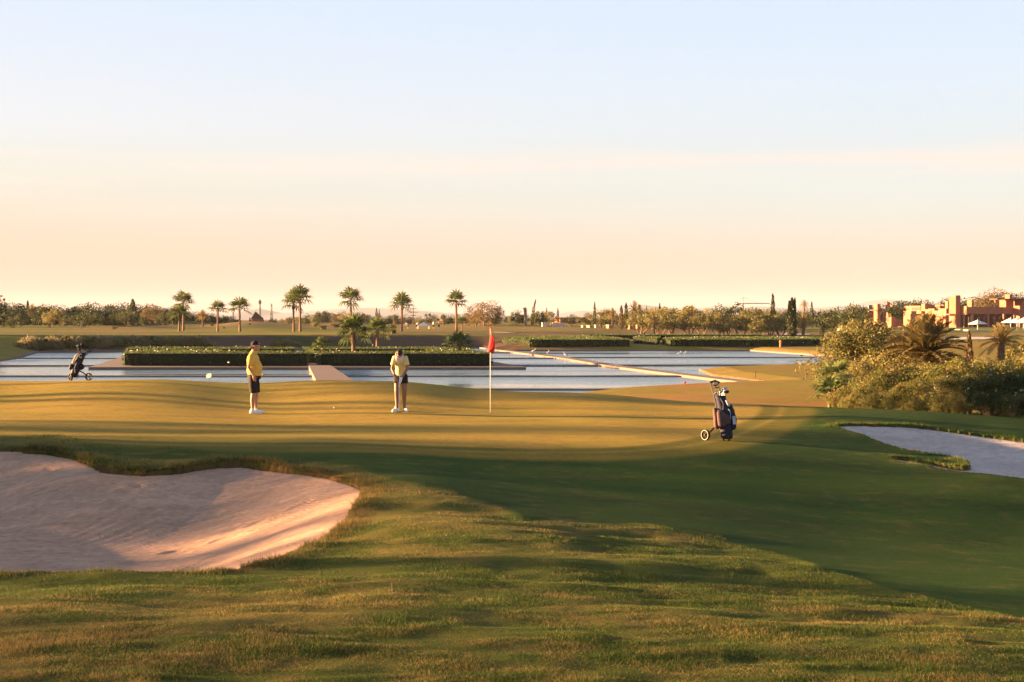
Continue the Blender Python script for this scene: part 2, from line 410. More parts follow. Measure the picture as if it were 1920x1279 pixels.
def ground_h(X, Y, lips=True):
    X = np.asarray(X, float).ravel(); Y = np.asarray(Y, float).ravel()
    px = 960+F*X/Y
    z = base_h(px, Y)
    near = sstep(3, 6, Y)*(1-sstep(25, 30, Y))
    rm = roughmask(X, Y, px)
    z = z+near*rm*(.072*fbm(X*.45+3, Y*.8, 3)+.025*fbm(X*2.2, Y*3.2, 2))
    z = z+.03*(1-sstep(45,60,Y))*sstep(14,20,Y)*fbm(X*.12, Y*.2, 2)
    fz = sstep(190, 230, Y)
    z = z+fz*(.35*fbm(X*.03+5, Y*.035, 3))*np.clip(Y/300, .5, 2.0)
    def bump(pc, Yc, wp, wy, h): return h*np.exp(-((px-pc)/wp)**2-((np.log(Y/Yc))/wy)**2)
    z = z+bump(470,345,75,.11,1.35)+bump(640,380,60,.12,.8)+bump(560,360,50,.1,.6)+bump(940,350,90,.1,.5)+bump(360,420,60,.1,.7)+bump(250,330,60,.08,.35)+bump(1080,300,90,.1,.35)
    Yf_ = Y; dW = sd_box(WATER, X, Y, 60); dW = np.where(dW < -90, -60, dW)
    yk = sstep(52, 58, Y)*(1-sstep(600, 900, Y))
    ramp = -1.40+np.maximum(-dW, 0)*(.145+.07*(Yf_ > 140))
    z = np.where((yk > 0) & (dW < 0), np.minimum(z, ramp+(1-yk)*3), z)
    z = np.where((dW > 0), -2.4+np.exp(-dW/.05)*1.12, z)
    if lips:
        for P, D, w, na in ((PL, .82, 2.6, .07), (PR, .42, 1.5, .03)):
            d = sd_box(P, X, Y)
            k = d > -1.2
            dn = d+(na*fbm(X*5, Y*5, 3))
            z = np.where(k, z+.035*np.exp(-(d/.5)**2)*(.6+fbm(X*1.5, Y*1.5, 2)) - np.where(dn > 0, .07*sstep(0, .07, dn)+(D+.25)*sstep(0, w, dn)+.10, 0), z)
    return z
def sand_h(P, D, w, X, Y):
    px = 960+F*X/Y; z = base_h(px, Y)
    d = sdist(P, X, Y); dd = np.maximum(d, 0)
    prof = .62*sstep(-.3, w, dd)+.38*sstep(0, w*2.4, dd)
    z0 = z-.045-D*(prof-.62*fade(np.clip(.3/(w+.3), 0, 1)))
    rip = .012*fbm(X*1.2, Y*1.2, 4)+.02*fbm(X*.5+9, Y*.5, 2)
    # footprints of a few walks across the sand and shallow rake furrows
    fr = np.random.default_rng(3); c = P.mean(0); ext = P.max(0)-P.min(0); foot = 0
    for k in range(7):
        a = c+(fr.random(2)-.5)*ext*.7; b = c+(fr.random(2)-.5)*ext*.8; L = np.hypot(*(b-a)); dr = (b-a)/max(L, .1); nrm = np.array([-dr[1], dr[0]])
        for s in np.arange(0, L, .62):
            q = a+dr*s+nrm*(.10 if int(s/.62) % 2 else -.10)+fr.normal(size=2)*.04
            u = (X-q[0])*dr[0]+(Y-q[1])*dr[1]; v = (X-q[0])*nrm[0]+(Y-q[1])*nrm[1]; r2 = (u/.15)**2+(v/.075)**2
            foot = foot-.030*np.exp(-r2)+.010*np.exp(-(np.sqrt(r2)-1.6)**2*4)
    for k in range(4):
        a = c+(fr.random(2)-.5)*ext*.6; th = fr.random()*PI; u = (X-a[0])*math.cos(th)+(Y-a[1])*math.sin(th); v = -(X-a[0])*math.sin(th)+(Y-a[1])*math.cos(th)
        foot = foot+.006*np.sin(v*32+2*np.sin(u*.8))*np.exp(-(v/.7)**4-(u/2.2)**4)
    return z0+rip+foot*(dd > .25), d
RB = np.array([(-400,860),(0,822),(100,818),(200,835),(330,838),(480,868),(600,872),(660,880),(720,893),(800,915),(900,940),(980,968),(1080,975),(1200,985),(1350,1010),(1500,1052),(1600,1085),(1700,1112),(1800,1140),(1920,1165),(2300,1230)], float)
def roughmask(X, Y, px):
    # mown edge follows the ridge; evaluated on the smooth base so it stays on the ground
    z = base_h(px, Y); py = HY+F*(CZ-z)/Y
    b = np.interp(px, RB[:,0], RB[:,1])+9*fbm(X*1.1, Y*1.1, 3)
    return sstep(-7, 9, py-b)
def gz(X, Y):
    return float(ground_h(np.array([X]), np.array([Y]))[0])

def build_ground():
    dense = np.arange(-80, 2001, 2.6)
    ext = 2.6*np.cumsum(1.28**np.arange(1, 31)); ext = ext[ext < 22000]
    pxs = np.concatenate([(-80-ext)[::-1], dense, 1998+ext])
    Ys = [0.8]
    while Ys[-1] < 11000:
        y = Ys[-1]
        s = .05 if y < 5 else .0036 if y < 62 else .008 if y < 280 else .03 if y < 900 else .12
        Ys.append(y*(1+s))
    Ys = np.array(Ys)
    PX, YY = np.meshgrid(pxs, Ys); X = (PX-960)/F*YY
    Xf, Yf, Pf = X.ravel(), YY.ravel(), PX.ravel()
    Z = ground_h(Xf, Yf)
    nr, nc = X.shape
    idx = np.arange(nr*nc).reshape(nr, nc)
    faces = np.stack([idx[:-1,:-1], idx[:-1,1:], idx[1:,1:], idx[1:,:-1]], -1).reshape(-1, 4)
    # ---- turf kinds (albedo only)
    G = lambda *c: np.array(c, float)
    pyv = HY+F*(CZ-Z)/Yf
    green = G(.225,.158,.030); fair = G(.021,.046,.005); fringe = G(.095,.085,.013)
    C = np.tile(fair, (len(Xf), 1))
    def blend(m, c): 
        nonlocal C
        C = C*(1-m[:,None])+np.asarray(c)*m[:,None]
    n1 = fbm(Xf*.35, Yf*.5, 4); n2 = fbm(Xf*1.7, Yf*2.3, 3); n3 = fbm(Xf*.06+7, Yf*.06, 3)
    blend(np.clip(.5+n1*1.0, 0, 1)*.35, G(.032,.050,.007))
    blend(sstep(.1, .5, n2+n1)*.3, G(.040,.042,.009))
    # the putting green: an oval of shorter, drier turf, with a collar line
    GR = catmull(np.array([(wx(-500,30),30),(wx(0,28.3),28.3),(wx(400,26.9),26.9),(wx(700,26.0),26.0),(wx(1000,25.8),25.8),(wx(1200,26.3),26.3),(wx(1300,28.3),28.3),(wx(1370,31.5),31.5),(wx(1420,35.5),35.5),(wx(1400,41),41),(wx(1200,47),47),(wx(800,52),52),(wx(0,55),55),(wx(-500,50),50)]), 4)
    dg = sd_box(GR, Xf, Yf, 3)
    blend(sstep(-1.6, -1.2, dg)*(Yf > 20), fringe)
    blend(sstep(-.15, .1, dg), green)
    blend(np.exp(-((dg+.55)/.10)**2)*.5, G(.20,.155,.035))
    blend(sstep(-.3, .35, dg)*sstep(0, .4, n1)*.45, G(.15,.135,.022))
    rm = roughmask(Xf, Yf, Pf)*(1-sstep(28, 31, Yf))
    rough = G(.062,.078,.012)
    blend(rm, rough)
    straw = sstep(.02, .40, n1*.8+n2*.6+.10+.25*np.exp(-((pyv-930)/60)**2)*(Pf > 600))
    blend(rm*straw*.45, G(.18,.125,.038))
    for P in (PL, PR):
        d = sd_box(P, Xf, Yf); e = np.exp(-((d+.08)/.16)**2)
        blend(e*np.clip(.55+n2*1.2, 0, 1)*(.35+.5*sstep(420, 520, Pf) if P is PL else .3), G(.13,.07,.028))
        blend((d > .0)*1.0, G(.10,.06,.03))
    # beyond the green
    dW = sd_box(WATER, Xf, Yf, 60); dW = np.where(dW < -90, -60, dW)
    far = sstep(50, 53, Yf)
    blend(far, G(.17,.135,.025))
    brown = sstep(-.25, .25, n1+n3*1.2+.25)*(Pf > 1050)*sstep(50, 56, Yf)*(1-sstep(80, 86, Yf))
    blend(brown*.8, G(.22,.115,.040))
    blend((Pf > 1300)*sstep(84, 90, Yf)*(1-sstep(185, 200, Yf))*(dW < 0)*.9, G(.15,.115,.025))
    blend((Pf > 1300)*sstep(.0, .4, n3+n1*.5)*sstep(84, 90, Yf)*(1-sstep(185, 200, Yf))*.6, G(.22,.13,.04))
    blend((dW > -.5)*(Yf > 58)*.85, G(.15,.095,.055))
    # earth bank behind the ponds
    bank = (dW < -.3)*(1-sstep(7.5, 8.5, -dW))*(Yf > 150)*sstep(40, 190, Pf+40*n1)*(1-sstep(960, 1010, Pf))
    bgrass = sstep(.05, .3, n3*1.3+.45*np.exp(-((Pf-560)/45)**2)+.5*np.exp(-((Pf-30)/60)**2))
    blend(bank*1.0, G(.075,.045,.032)); blend(bank*bgrass*.85, G(.04,.048,.015))
    fb = sstep(196, 215, Yf)
    blend(fb, G(.125,.118,.024))
    s1 = sstep(-.05, .16, fbm(Xf*.018, Yf*.035, 4)); blend(fb*s1*.85, G(.060,.075,.016))
    s2 = sstep(.10, .24, fbm(Xf*.02+40, Yf*.04+11, 4)+.25*np.exp(-((Pf-230)/150)**2)*(Yf < 420)); blend(fb*s2*.85, G(.15,.10,.045))
    # cart paths
    for pth, w in (([(-100,640),(60,636),(95,628),(70,619),(100,613)], 1.6), ([(180,625),(300,625),(420,628)], 1.5)):
        pass
    grove = fb*sstep(1150, 1230, Pf)*(Pf < 1500)*sstep(236, 246, Yf)*(1-sstep(330, 370, Yf)); blend(grove*.75, G(.13,.078,.05))
    hz = sstep(450, 900, Yf); blend(hz, G(.08,.07,.03))
    for pc, Yc, wp, wy, _ in FAR_SAND:
        m = ((Pf-pc)/wp)**2+((Yf-Yc)/wy)**2+1.2*fbm(Xf*.12, Yf*.12, 2)
    # mown-ness: 0 smooth green, 1 shaggy rough
    shag = np.clip(.25+.0*Xf, 0, 1); shag = np.where(dg > 0, .06, shag); shag = shag*(1-rm)+rm*1.0
    me = bpy.data.meshes.new('ground')
    me.vertices.add(len(Xf)); me.vertices.foreach_set('co', np.stack([Xf, Yf, Z], 1).astype(np.float32).ravel())
    me.loops.add(faces.size); me.loops.foreach_set('vertex_index', faces.astype(np.int32).ravel())
    me.polygons.add(len(faces)); me.polygons.foreach_set('loop_start', (np.arange(len(faces))*4).astype(np.int32))
    me.polygons.foreach_set('loop_total', np.full(len(faces), 4, np.int32)); me.update(calc_edges=True)
    me.polygons.foreach_set('use_smooth', np.ones(len(faces), bool))
    a = me.color_attributes.new('col', 'FLOAT_COLOR', 'POINT'); a.data.foreach_set('color', np.concatenate([C, np.ones((len(C),1))], 1).astype(np.float32).ravel())
    a = me.attributes.new('shag', 'FLOAT', 'POINT'); a.data.foreach_set('value', shag.astype(np.float32))
    t = NT('turf')
    ca = t.n('ShaderNodeAttribute', attribute_name='col').outputs['Color']; sa = t.n('ShaderNodeAttribute', attribute_name='shag').outputs['Fac']
    fine = t.noise(55, 5, .7); mid = t.noise(7, 5, .65); big = t.noise(.22, 4, .6)
    v = t.math('ADD', t.math('MULTIPLY', fine, .9), t.math('ADD', t.math('MULTIPLY', mid, .6), t.math('MULTIPLY_ADD', big, .35, t.math('MULTIPLY_ADD', t.noise(1.1, 6, .7, stretch=(.45, 1.2, 1)), .7, -.30))))
    colr = t.mix(1.0, ca, t.ramp(v, [(.62, .55), (1.32, 1.45)]), 'MULTIPLY')
    colr = t.mix(t.math('MULTIPLY', t.ramp(t.noise(2.3, 5, .7), [(.52, 0), (.68, 1)]), .28), colr, (.17,.115,.04))
    h = t.math('ADD', t.noise(90, 3, .7), t.math('MULTIPLY', t.noise(22, 4, .6), 1.5))
    nb = t.bump(h, t.math('MULTIPLY_ADD', sa, .5, .35), .035)
    nb = t.bump(t.noise(5, 4, .6), t.math('MULTIPLY_ADD', sa, .45, .12), .06, nb)
    m = t.fin(t.pbr(colr, .9, 0, .06, nb, None))
    me.materials.append(m)
    o = bpy.data.objects.new('ground', me); COL.objects.link(o); tag(o, kind='structure')
    return o
ground = build_ground()

def sand_mat(name, c1, c2, c3):
    t = NT(name)
    a = t.noise(.6, 5, .6, stretch=(.6, 1.6, 1)); b = t.noise(9, 4, .6); c = t.noise(140, 2)
    wv = t.n('ShaderNodeTexWave', wave_type='BANDS', bands_direction='DIAGONAL'); wv.inputs['Scale'].default_value = 5; wv.inputs['Distortion'].default_value = 9; wv.inputs['Detail'].default_value = 3; wv.inputs['Detail Scale'].default_value = .7
    t.set(wv.inputs[0], t.n('ShaderNodeTexCoord').outputs['Object'])
    col = t.mix(t.ramp(a, [(.38, 0), (.62, 1)]), c1, c2)
    col = t.mix(t.ramp(t.noise(1.3, 6, .7, stretch=(.5, 2.0, 1)), [(.56, 0), (.72, .55)]), col, c3)
    col = t.mix(.22, col, t.ramp(b, [(.3, (.3,.3,.3)), (.7, (.9,.9,.9))]), 'OVERLAY')
    track = t.ramp(t.noise(.5, 2), [(.5, 0), (.58, 1)])
    h = t.math('ADD', t.math('MULTIPLY', t.math('MULTIPLY', wv.outputs[0], track), .35), t.math('ADD', t.math('MULTIPLY', b, .9), t.math('MULTIPLY', c, .25)))
    h = t.math('ADD', h, t.math('MULTIPLY', t.ramp(t.noise(3.0, 6, .75, stretch=(.5, 1.8, 1)), [(.42, 0), (.50, 1)]), .7))
    return t.fin(t.pbr(col, .95, 0, .1, t.bump(h, .65, .035)))
def sand_obj(P, D, w, m, st, name='sand_bunker'):
    lo = P.min(0)-.3; hi = P.max(0)+.3
    xs = np.arange(lo[0], hi[0], st); ys = np.arange(lo[1], hi[1], st)
    X, Y = np.meshgrid(xs, ys); Z, d = sand_h(P, D, w, X.ravel(), Y.ravel())
    Z = np.where(d < -.03, Z-(-d-.03)*2.0, Z)
    idx = np.arange(X.size).reshape(X.shape)
    f = np.stack([idx[:-1,:-1], idx[:-1,1:], idx[1:,1:], idx[1:,:-1]], -1).reshape(-1, 4)
    keep = (d[f].max(1) > -.16); f = f[keep]
    used = np.unique(f); mp = np.full(X.size, -1); mp[used] = np.arange(len(used))
    V = np.stack([X.ravel(), Y.ravel(), Z], 1)[used]
    o = MB().add(V, mp[f]).obj(name, m, smooth=True); tag(o, kind='structure'); return o
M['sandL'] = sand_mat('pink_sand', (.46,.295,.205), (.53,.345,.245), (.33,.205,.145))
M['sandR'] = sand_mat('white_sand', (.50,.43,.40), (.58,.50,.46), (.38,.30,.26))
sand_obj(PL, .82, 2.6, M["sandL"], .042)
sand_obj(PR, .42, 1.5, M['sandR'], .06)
for pc, Yc, wp, wy, lab in FAR_SAND:
    n = 40; ring = []
    for k in range(n):
        a = 2*PI*k/n; r = 1+.18*math.sin(3*a+pc)+.10*math.sin(5*a)
        ring.append((wx(pc+wp*r*math.cos(a), Yc+wy*r*math.sin(a)), Yc+wy*r*math.sin(a)))
    ring = np.array(ring); c = ring.mean(0); V = []; Fc = []
    for s in (1, .8, .6, .4, .2): V += [tuple(c+(p-c)*s) for p in ring]
    V.append(tuple(c)); V = np.array(V); Z = ground_h(V[:,0], V[:,1])+.10+.06*np.linspace(0, 1, len(V))
    for r in range(4): Fc += [(r*n+k, r*n+(k+1) % n, (r+1)*n+(k+1) % n, (r+1)*n+k) for k in range(n)]
    Fc += [(4*n+k, 4*n+(k+1) % n, 5*n) for k in range(n)]
    tag(MB().add(np.column_stack([V, Z]), Fc).obj('sand_bunker', M['sandR'], smooth=True), kind='structure')

# ---- water
def water():
    t = NT('pond_water')
    g = t.n('ShaderNodeNewGeometry').outputs['Position']
    n1 = t.noise(1.1, 4, .6, vec=g, stretch=(.35, 1, 1)); n2 = t.noise(9, 3, .6, vec=g, stretch=(.6, 1, 1)); calm = t.ramp(t.noise(.045, 4, .6, vec=g, stretch=(.3, 2.2, 1)), [(.38, .12), (.62, 1)])
    h = t.math('ADD', t.math('MULTIPLY', n1, .7), t.math('MULTIPLY', n2, .25))
    nb = t.bump(h, t.math('MULTIPLY', calm, .45), .06)
    m = t.fin(t.pbr((.09,.15,.19), t.math('MULTIPLY_ADD', calm, .30, .06), 0, 1.0, nb))
    P = [tuple(p) for p in WATER]
    n = len(P)
    o = MB().add(np.array([(x, y, WZ) for x, y in P]), [tuple(range(n-1, -1, -1))]).obj('pond_water', m)
    # triangulated by hand is not needed: one flat sheet
    tag(o, kind='structure'); return o
water()
def wall_strip(pts, w, ztop, zbot, m, name='stone_wall', label='', cat='wall', group=None, kind=None, step=1.5, jit=.0):
    """low wall along a polyline, top slightly uneven"""
    mb = MB(); out = []
    for a, b in zip(pts[:-1], pts[1:]):
        L = math.dist(a, b); k = max(1, int(L/step))
        for i in range(k): out.append((a[0]+(b[0]-a[0])*i/k, a[1]+(b[1]-a[1])*i/k))
    out.append(pts[-1]); n = len(out); V = []
    for i, p in enumerate(out):
        q0 = out[max(i-1, 0)]; q1 = out[min(i+1, n-1)]; d = Vector((q1[0]-q0[0], q1[1]-q0[1])).normalized(); nx, ny = -d.y, d.x
        zt = ztop+random.uniform(-jit, jit); ww = w/2
        V += [(p[0]-nx*ww, p[1]-ny*ww, zbot), (p[0]-nx*ww, p[1]-ny*ww, zt), (p[0]+nx*ww, p[1]+ny*ww, zt), (p[0]+nx*ww, p[1]+ny*ww, zbot)]
    Fc = [(i*4+k, (i+1)*4+k, (i+1)*4+(k+1) % 4, i*4+(k+1) % 4) for i in range(n-1) for k in range(3)]
    Fc += [(0,1,2,3), (n*4-1, n*4-2, n*4-3, n*4-4)]
    mb.add(np.array(V), Fc)
    o = mb.obj(name, m); tag(o, label, cat, group, kind)
    import bmesh
    bm = bmesh.new(); bm.from_mesh(o.data); bmesh.ops.recalc_face_normals(bm, faces=bm.faces); bm.to_mesh(o.data); bm.free()
    return o
# walkway line that splits the ponds
def wkx(Y): return np.interp(Y, [83.5, 98, 115.7, 139, 171, 195], [15.0, 12.0, 8.6, 5.7, 0.1, -3.9])
WT = -1.34
wk = [(float(wkx(y)), y) for y in (195, 171, 139, 115.7, 98, 83.5)]; wk.append((20.0, 79))
wall_strip(wk, 1.25, WT, -2.3, M['stone'], 'stone_walkway', 'long pale stone walkway running diagonally between the ponds', 'walkway', step=3)
g = 'low weir walls crossing the ponds'
for Y, x0, x1, lab in ((79, -36, 8.9, 'nearest weir wall, the one just beyond the putting green'),
                       (97.5, -40.5, float(wkx(97.5))-.8, 'weir wall crossing the pond right behind the flag'),
                       (143, -49.5, -36.8, 'short far weir wall left of the hedge island'),
                       (143, -3.5, float(wkx(143))-.8, 'weir wall from the right of the island to the walkway'),
                       (120, -44, -33.6, 'weir wall meeting the left corner of the island'),
                       (120, -1.0, float(wkx(120))-.8, 'weir wall level with the right corner of the island'),
                       (168, -8.5, float(wkx(168))-.8, 'farthest and shortest weir wall beside the walkway'),
                       (146, float(wkx(146))+.8, 34.4, 'weir wall across the right pond, farther of two'),
                       (121, float(wkx(121))+.8, 27.6, 'weir wall across the right pond, nearer of two')):
    mb = MB()
    pts = []; x = x0
    while x < x1: pts.append((x, Y+(.0))); x += 4
    pts.append((x1, Y))
    wall_strip(pts, .8, WZ+.11, -2.3, M['weir'], 'weir_wall', lab, 'weir wall', g, step=2.5, jit=.012)
wall_strip([(-50.2,144),(-57.6,172.3),(-4.4,195.4)], .7, -1.33, -2.3, M['stone'], 'stone_kerb', 'pale stone kerb round the far left pond edge', 'kerb', step=3)
wall_strip([(-3.6,195),(-1,179.2),(15,178.7),(30,178.3),(34.3,150),(38.2,129)], .7, -1.34, -2.3, M['stone'], 'stone_kerb', 'pale stone kerb round the far side of the right pond', 'kerb', step=3)
# hedge island
ISL = [(-33.2,111.5),(1.1,111.5),(-8.5,163),(-43,163)]
MBi = MB().prism(ISL, -2.3, -1.30)
tag(MBi.obj('island_platform', M['stone']), 'flat stone island in the pond carrying the flowering hedges', 'island')
MBb = MB(); v0 = [(-15.9,111.3),(-14.2,111.3),(-8.3,77.8),(-10.6,77.8)]
MBb.prism(v0, -2.3, -1.15)
tag(MBb.obj('stone_causeway', M['stone']), 'short wide pink stone causeway from the green to the island', 'causeway')
# ------------------------------------------------------------------ vegetation
def unit(n):
    v = rng.normal(size=(n, 3)); return v/np.linalg.norm(v, axis=1, keepdims=True)
def leaves(mb, P, L, W, up=None, mi=0, col=None):
    """rhombic leaves at points P, random directions; L, W length and width arrays or scalars"""
    n = len(P); d = unit(n)
    if up is not None: d = d+np.asarray(up); d /= np.linalg.norm(d, axis=1, keepdims=True)
    s = np.cross(d, unit(n)); s /= np.linalg.norm(s, axis=1, keepdims=True)+1e-9
    L = np.broadcast_to(L, n)[:,None]*(.7+.6*rng.random((n,1))); W = np.broadcast_to(W, n)[:,None]
    V = np.stack([P-d*L/2, P+s*W/2, P+d*L/2, P-s*W/2], 1).reshape(-1, 3)
    F4 = np.arange(4*n).reshape(n, 4)
    return mb.add(V, F4, mi=mi, col=None if col is None else np.repeat(col, 4, 0))
def crown_pts(n, K, c, r, flat=.75, rad=.34, low=-.6):
    """clumps spread in an uneven ellipsoid"""
    C = []
    while len(C) < K:
        v = unit(1)[0]*(.35+.65*rng.random()**.5)
        if v[2] < low: continue
        C.append(v)
    C = np.array(C)*np.array(r)*(.70+.45*rng.random((K,1)))
    R = (rad*(.55+.9*rng.random(K)))*min(r)
    k = rng.integers(0, K, n); q = unit(n)*(rng.random((n,1))**.38)
    q[:,2] *= flat
    return C[k]+q*R[k][:,None]+np.array(c)
def blob_tree(h, w, leafm, n=900, K=16, leaf=.35, lw=.22, trunk=.12, stems=1, low=.28, rad=.42, flat=.8, lean=0, name='tree', barkm='bark'):
    mb = MB(); cz = h*(low+(1-low)/2); r = (w/2*.85, w/2*.85, h*(1-low)/2*.9)
    P = crown_pts(n, K, (lean, 0, cz), r, flat, rad)
    lo_, hi_ = np.percentile(P[:,2], [1, 99.3]); P[:,2] = h*low+(P[:,2]-lo_)/(hi_-lo_)*h*(1-low)
    P[:,:2] *= w/2/np.percentile(np.abs(P[:,:2]), 98)
    leaves(mb, P, leaf, lw)
    crown = mb.mesh(name+'_crown', M[leafm])
    tb = MB()
    for s in range(stems):
        a = 2*PI*s/stems+rng.random()*2; sp = 0 if stems == 1 else w*.12
        p0 = Vector((math.cos(a)*sp*.5, math.sin(a)*sp*.5, -.25)); p1 = Vector((math.cos(a)*sp*1.5+lean*.3, math.sin(a)*sp*1.5, h*low*.9)); 
        tb.tube([p0, p0.lerp(p1, .5)+Vector((random.uniform(-.1,.1)*w*.2, 0, 0)), p1], [trunk*1.2, trunk, trunk*.8], 7)
        for b in range(3):
            e = p1+Vector((random.uniform(-.3,.3)*w, random.uniform(-.3,.3)*w, h*random.uniform(.22,.45)))
            tb.tube([p1-Vector((0,0,.1)), p1.lerp(e, .5)+Vector((0,0,h*.03)), e], [trunk*.65, trunk*.4, trunk*.12], 5)
    return [('crown', crown), ('trunk', tb.mesh(name+'_trunk', M[barkm]))], h
def cypress(h, w, n=700, leafm='cypress', bend=0, tops=1):
    mb = MB(); t = rng.random(n); a = rng.random(n)*2*PI
    prof = np.minimum(1, (1-t)**.55*1.15)*np.minimum(1, .45+t*3.5)*w/2
    wob = 1+.18*np.sin(t*23+a*2)+.10*rng.normal(size=n)
    r = prof*wob*(.35+.65*rng.random(n)**.4)
    P = np.stack([r*np.cos(a)+bend*t**2, r*np.sin(a), t*h*.97+.15], 1)
    leaves(mb, P, w*.30, w*.13, up=(0,0,1.6))
    for k in range(1, tops):
        tt = rng.random(n//3); aa = rng.random(n//3)*6.3; rr = w*.13*(1-tt)**.6*(.3+.7*rng.random(n//3))
        ox = w*.28*(1 if k % 2 else -1)
        P2 = np.stack([ox+rr*np.cos(aa), rr*np.sin(aa), h*(.62+.36*tt*(1 if k % 2 else .8))], 1); leaves(mb, P2, w*.3, w*.13, up=(0,0,2))
    tb = MB().tube([(0,0,-.3),(0,0,.4),(bend*.3,0,h*.6)], [w*.12, w*.10, w*.03], 7)
    return [('crown', mb.mesh('cypress_crown', M[leafm])), ('trunk', tb.mesh('cypress_trunk', M['bark']))], h
def fan_palm(h, cw, nf=30, trunk=.25, base=1.5, skirt=True, n=15, young=False):
    """fan palm: round trunk, crown of stalked fans"""
    mb = MB(); R = cw/2; hz = h-R*.55
    for i in range(nf):
        f = (i+.5)/nf; az = i*2.399+rng.random()*.4; el = math.radians(82-105*f+rng.normal()*9)
        st = R*(.42+.1*rng.random()); d = Vector((math.cos(az)*math.cos(el), math.sin(az)*math.cos(el), math.sin(el)))
        o = Vector((0,0,hz)); e = o+d*st+Vector((0,0,-.04*R)); side = d.cross(Vector((0,0,1))).normalized(); upv = side.cross(d)
        mb.tube([o, e], [.035*R/2, .022*R/2], 4, caps=False)
        FL = R*(.62+.12*rng.random())
        for k in range(n):
            a = math.radians(-105+210*k/(n-1)); b = d*math.cos(a)+side*math.sin(a); L = FL*(.62+.38*math.cos(a*.8))
            w = side*math.cos(a)-d*math.sin(a); ww = FL*.085
            m1 = e+b*L*.55+upv*(.06*L); tip = e+b*L+Vector((0,0,-.30*L*(1.2-abs(el)/1.8)))
            mb.add(np.array([e, m1-w*ww, tip, m1+w*ww]), [(0,1,2,3)])
    tb = MB(); tb.tube([(0,0,-.3),(0,0,.35),(0,0,h*.25),(0,0,h*.75),(0,0,hz+.1)], [trunk*base*1.05, trunk*base*.95, trunk*1.0, trunk*.85, trunk*1.05], 12)
    # old leaf bases
    for k in range(70):
        z = hz*(.55+.45*k/70); a = k*2.4; r = trunk*.88
        p = Vector((math.cos(a)*r, math.sin(a)*r, z)); q = p+Vector((math.cos(a)*trunk*.5, math.sin(a)*trunk*.5, trunk*.8))
        tb.tube([p, q], [trunk*.22, trunk*.08], 4)
    return [('crown', mb.mesh('palm_crown', M['palm'])), ('trunk', tb.mesh('palm_trunk', M['palmbark']))], h
def date_palm(h, cw, nf=46, nl=26, trunk=.28, elmin=-38, leafm='date', droop=.5, dry=0, lw=.028):
    mb = MB(); db = MB(); R = cw/2*1.12; hz = h-R*.78
    for i in range(nf):
        f = (i+.5)/nf; az = i*2.399+rng.random()*.3; el = math.radians(84-(84-elmin)*f+rng.normal()*5)
        isdry = f > 1-dry; mm = db if isdry else mb
        d = Vector((math.cos(az)*math.cos(el), math.sin(az)*math.cos(el), math.sin(el))); L = R*(.9+.2*rng.random())
        pts = []
        for k in range(8):
            t = k/7; p = Vector((0,0,hz))+d*L*t; p.z -= droop*L*t*t*(.35+.65*math.cos(el))*.8; pts.append(p)
        mm.tube(pts, [R*.018*(1-.8*k/7) for k in range(8)], 4, caps=False)
        side = d.cross(Vector((0,0,1)))
        side = side.normalized() if side.length > .05 else Vector((1,0,0))
        for k in range(nl):
            t = .14+.86*k/nl; j = min(6, int(t*7)); fr = t*7-j; p = pts[j].lerp(pts[j+1], fr); tan = (pts[j+1]-pts[j]).normalized()
            up = side.cross(tan)
            ll = R*.27*math.sin(PI*(.18+.78*t))**.7
            for sg in (-1, 1):
                b = (side*sg*.8+tan*.75+up*.35+Vector(rng.normal(size=3))*.09).normalized(); wv = tan.cross(b).normalized().cross(b).normalized()
                w = R*lw*.5; tip = p+b*ll+Vector((0,0,-.12*ll))
                mm.add(np.array([p, p+b*ll*.4+tan*w, tip, p+b*ll*.4-tan*w]), [(0,1,2,3)])
    tb = MB(); tb.tube([(0,0,-.4),(0,0,.3),(0,0,hz*.6),(0,0,hz+.15)], [trunk*1.3, trunk*1.1, trunk, trunk*1.25], 12)
    for k in range(int(60+hz*20)):
        z = hz*(.02+.98*k/(60+hz*20)); a = k*2.4; r = trunk*.95
        p = Vector((math.cos(a)*r, math.sin(a)*r, z)); q = p+Vector((math.cos(a)*trunk*.5, math.sin(a)*trunk*.5, trunk*.7)); tb.tube([p, q], [trunk*.28, trunk*.10], 4)
    out = [('crown', mb.mesh('date_crown', M[leafm])), ('trunk', tb.mesh('date_trunk', M['palmbark']))]
    if dry: out.append(('dry_fronds', db.mesh('date_dry', M['datedry'])))
    return out, h
def place(proto, X, Y, label, cat, name, group=None, ztop=None, sx=1.0, rz=None, z=None, sc=None):
    parts, h = proto; zb = gz(X, Y) if z is None else z
    s = sc if sc is not None else (ztop-zb)/h
    r = thing(name, (X, Y, zb), label, cat, group, random.uniform(0, 6.28) if rz is None else rz, (s*sx, s*sx, s))
    if 'palm' in name or 'tree' in name: r.rotation_euler[0] = random.uniform(-.035, .035); r.rotation_euler[1] = random.uniform(-.04, .04)
    for nm, me in parts: part(nm, me, r)
    return r
def at(proto, px, Y, top, label, cat, name, group=None, **k):
    return place(proto, wx(px, Y), Y, label, cat, name, group, ztop=wz(top, Y), **k)

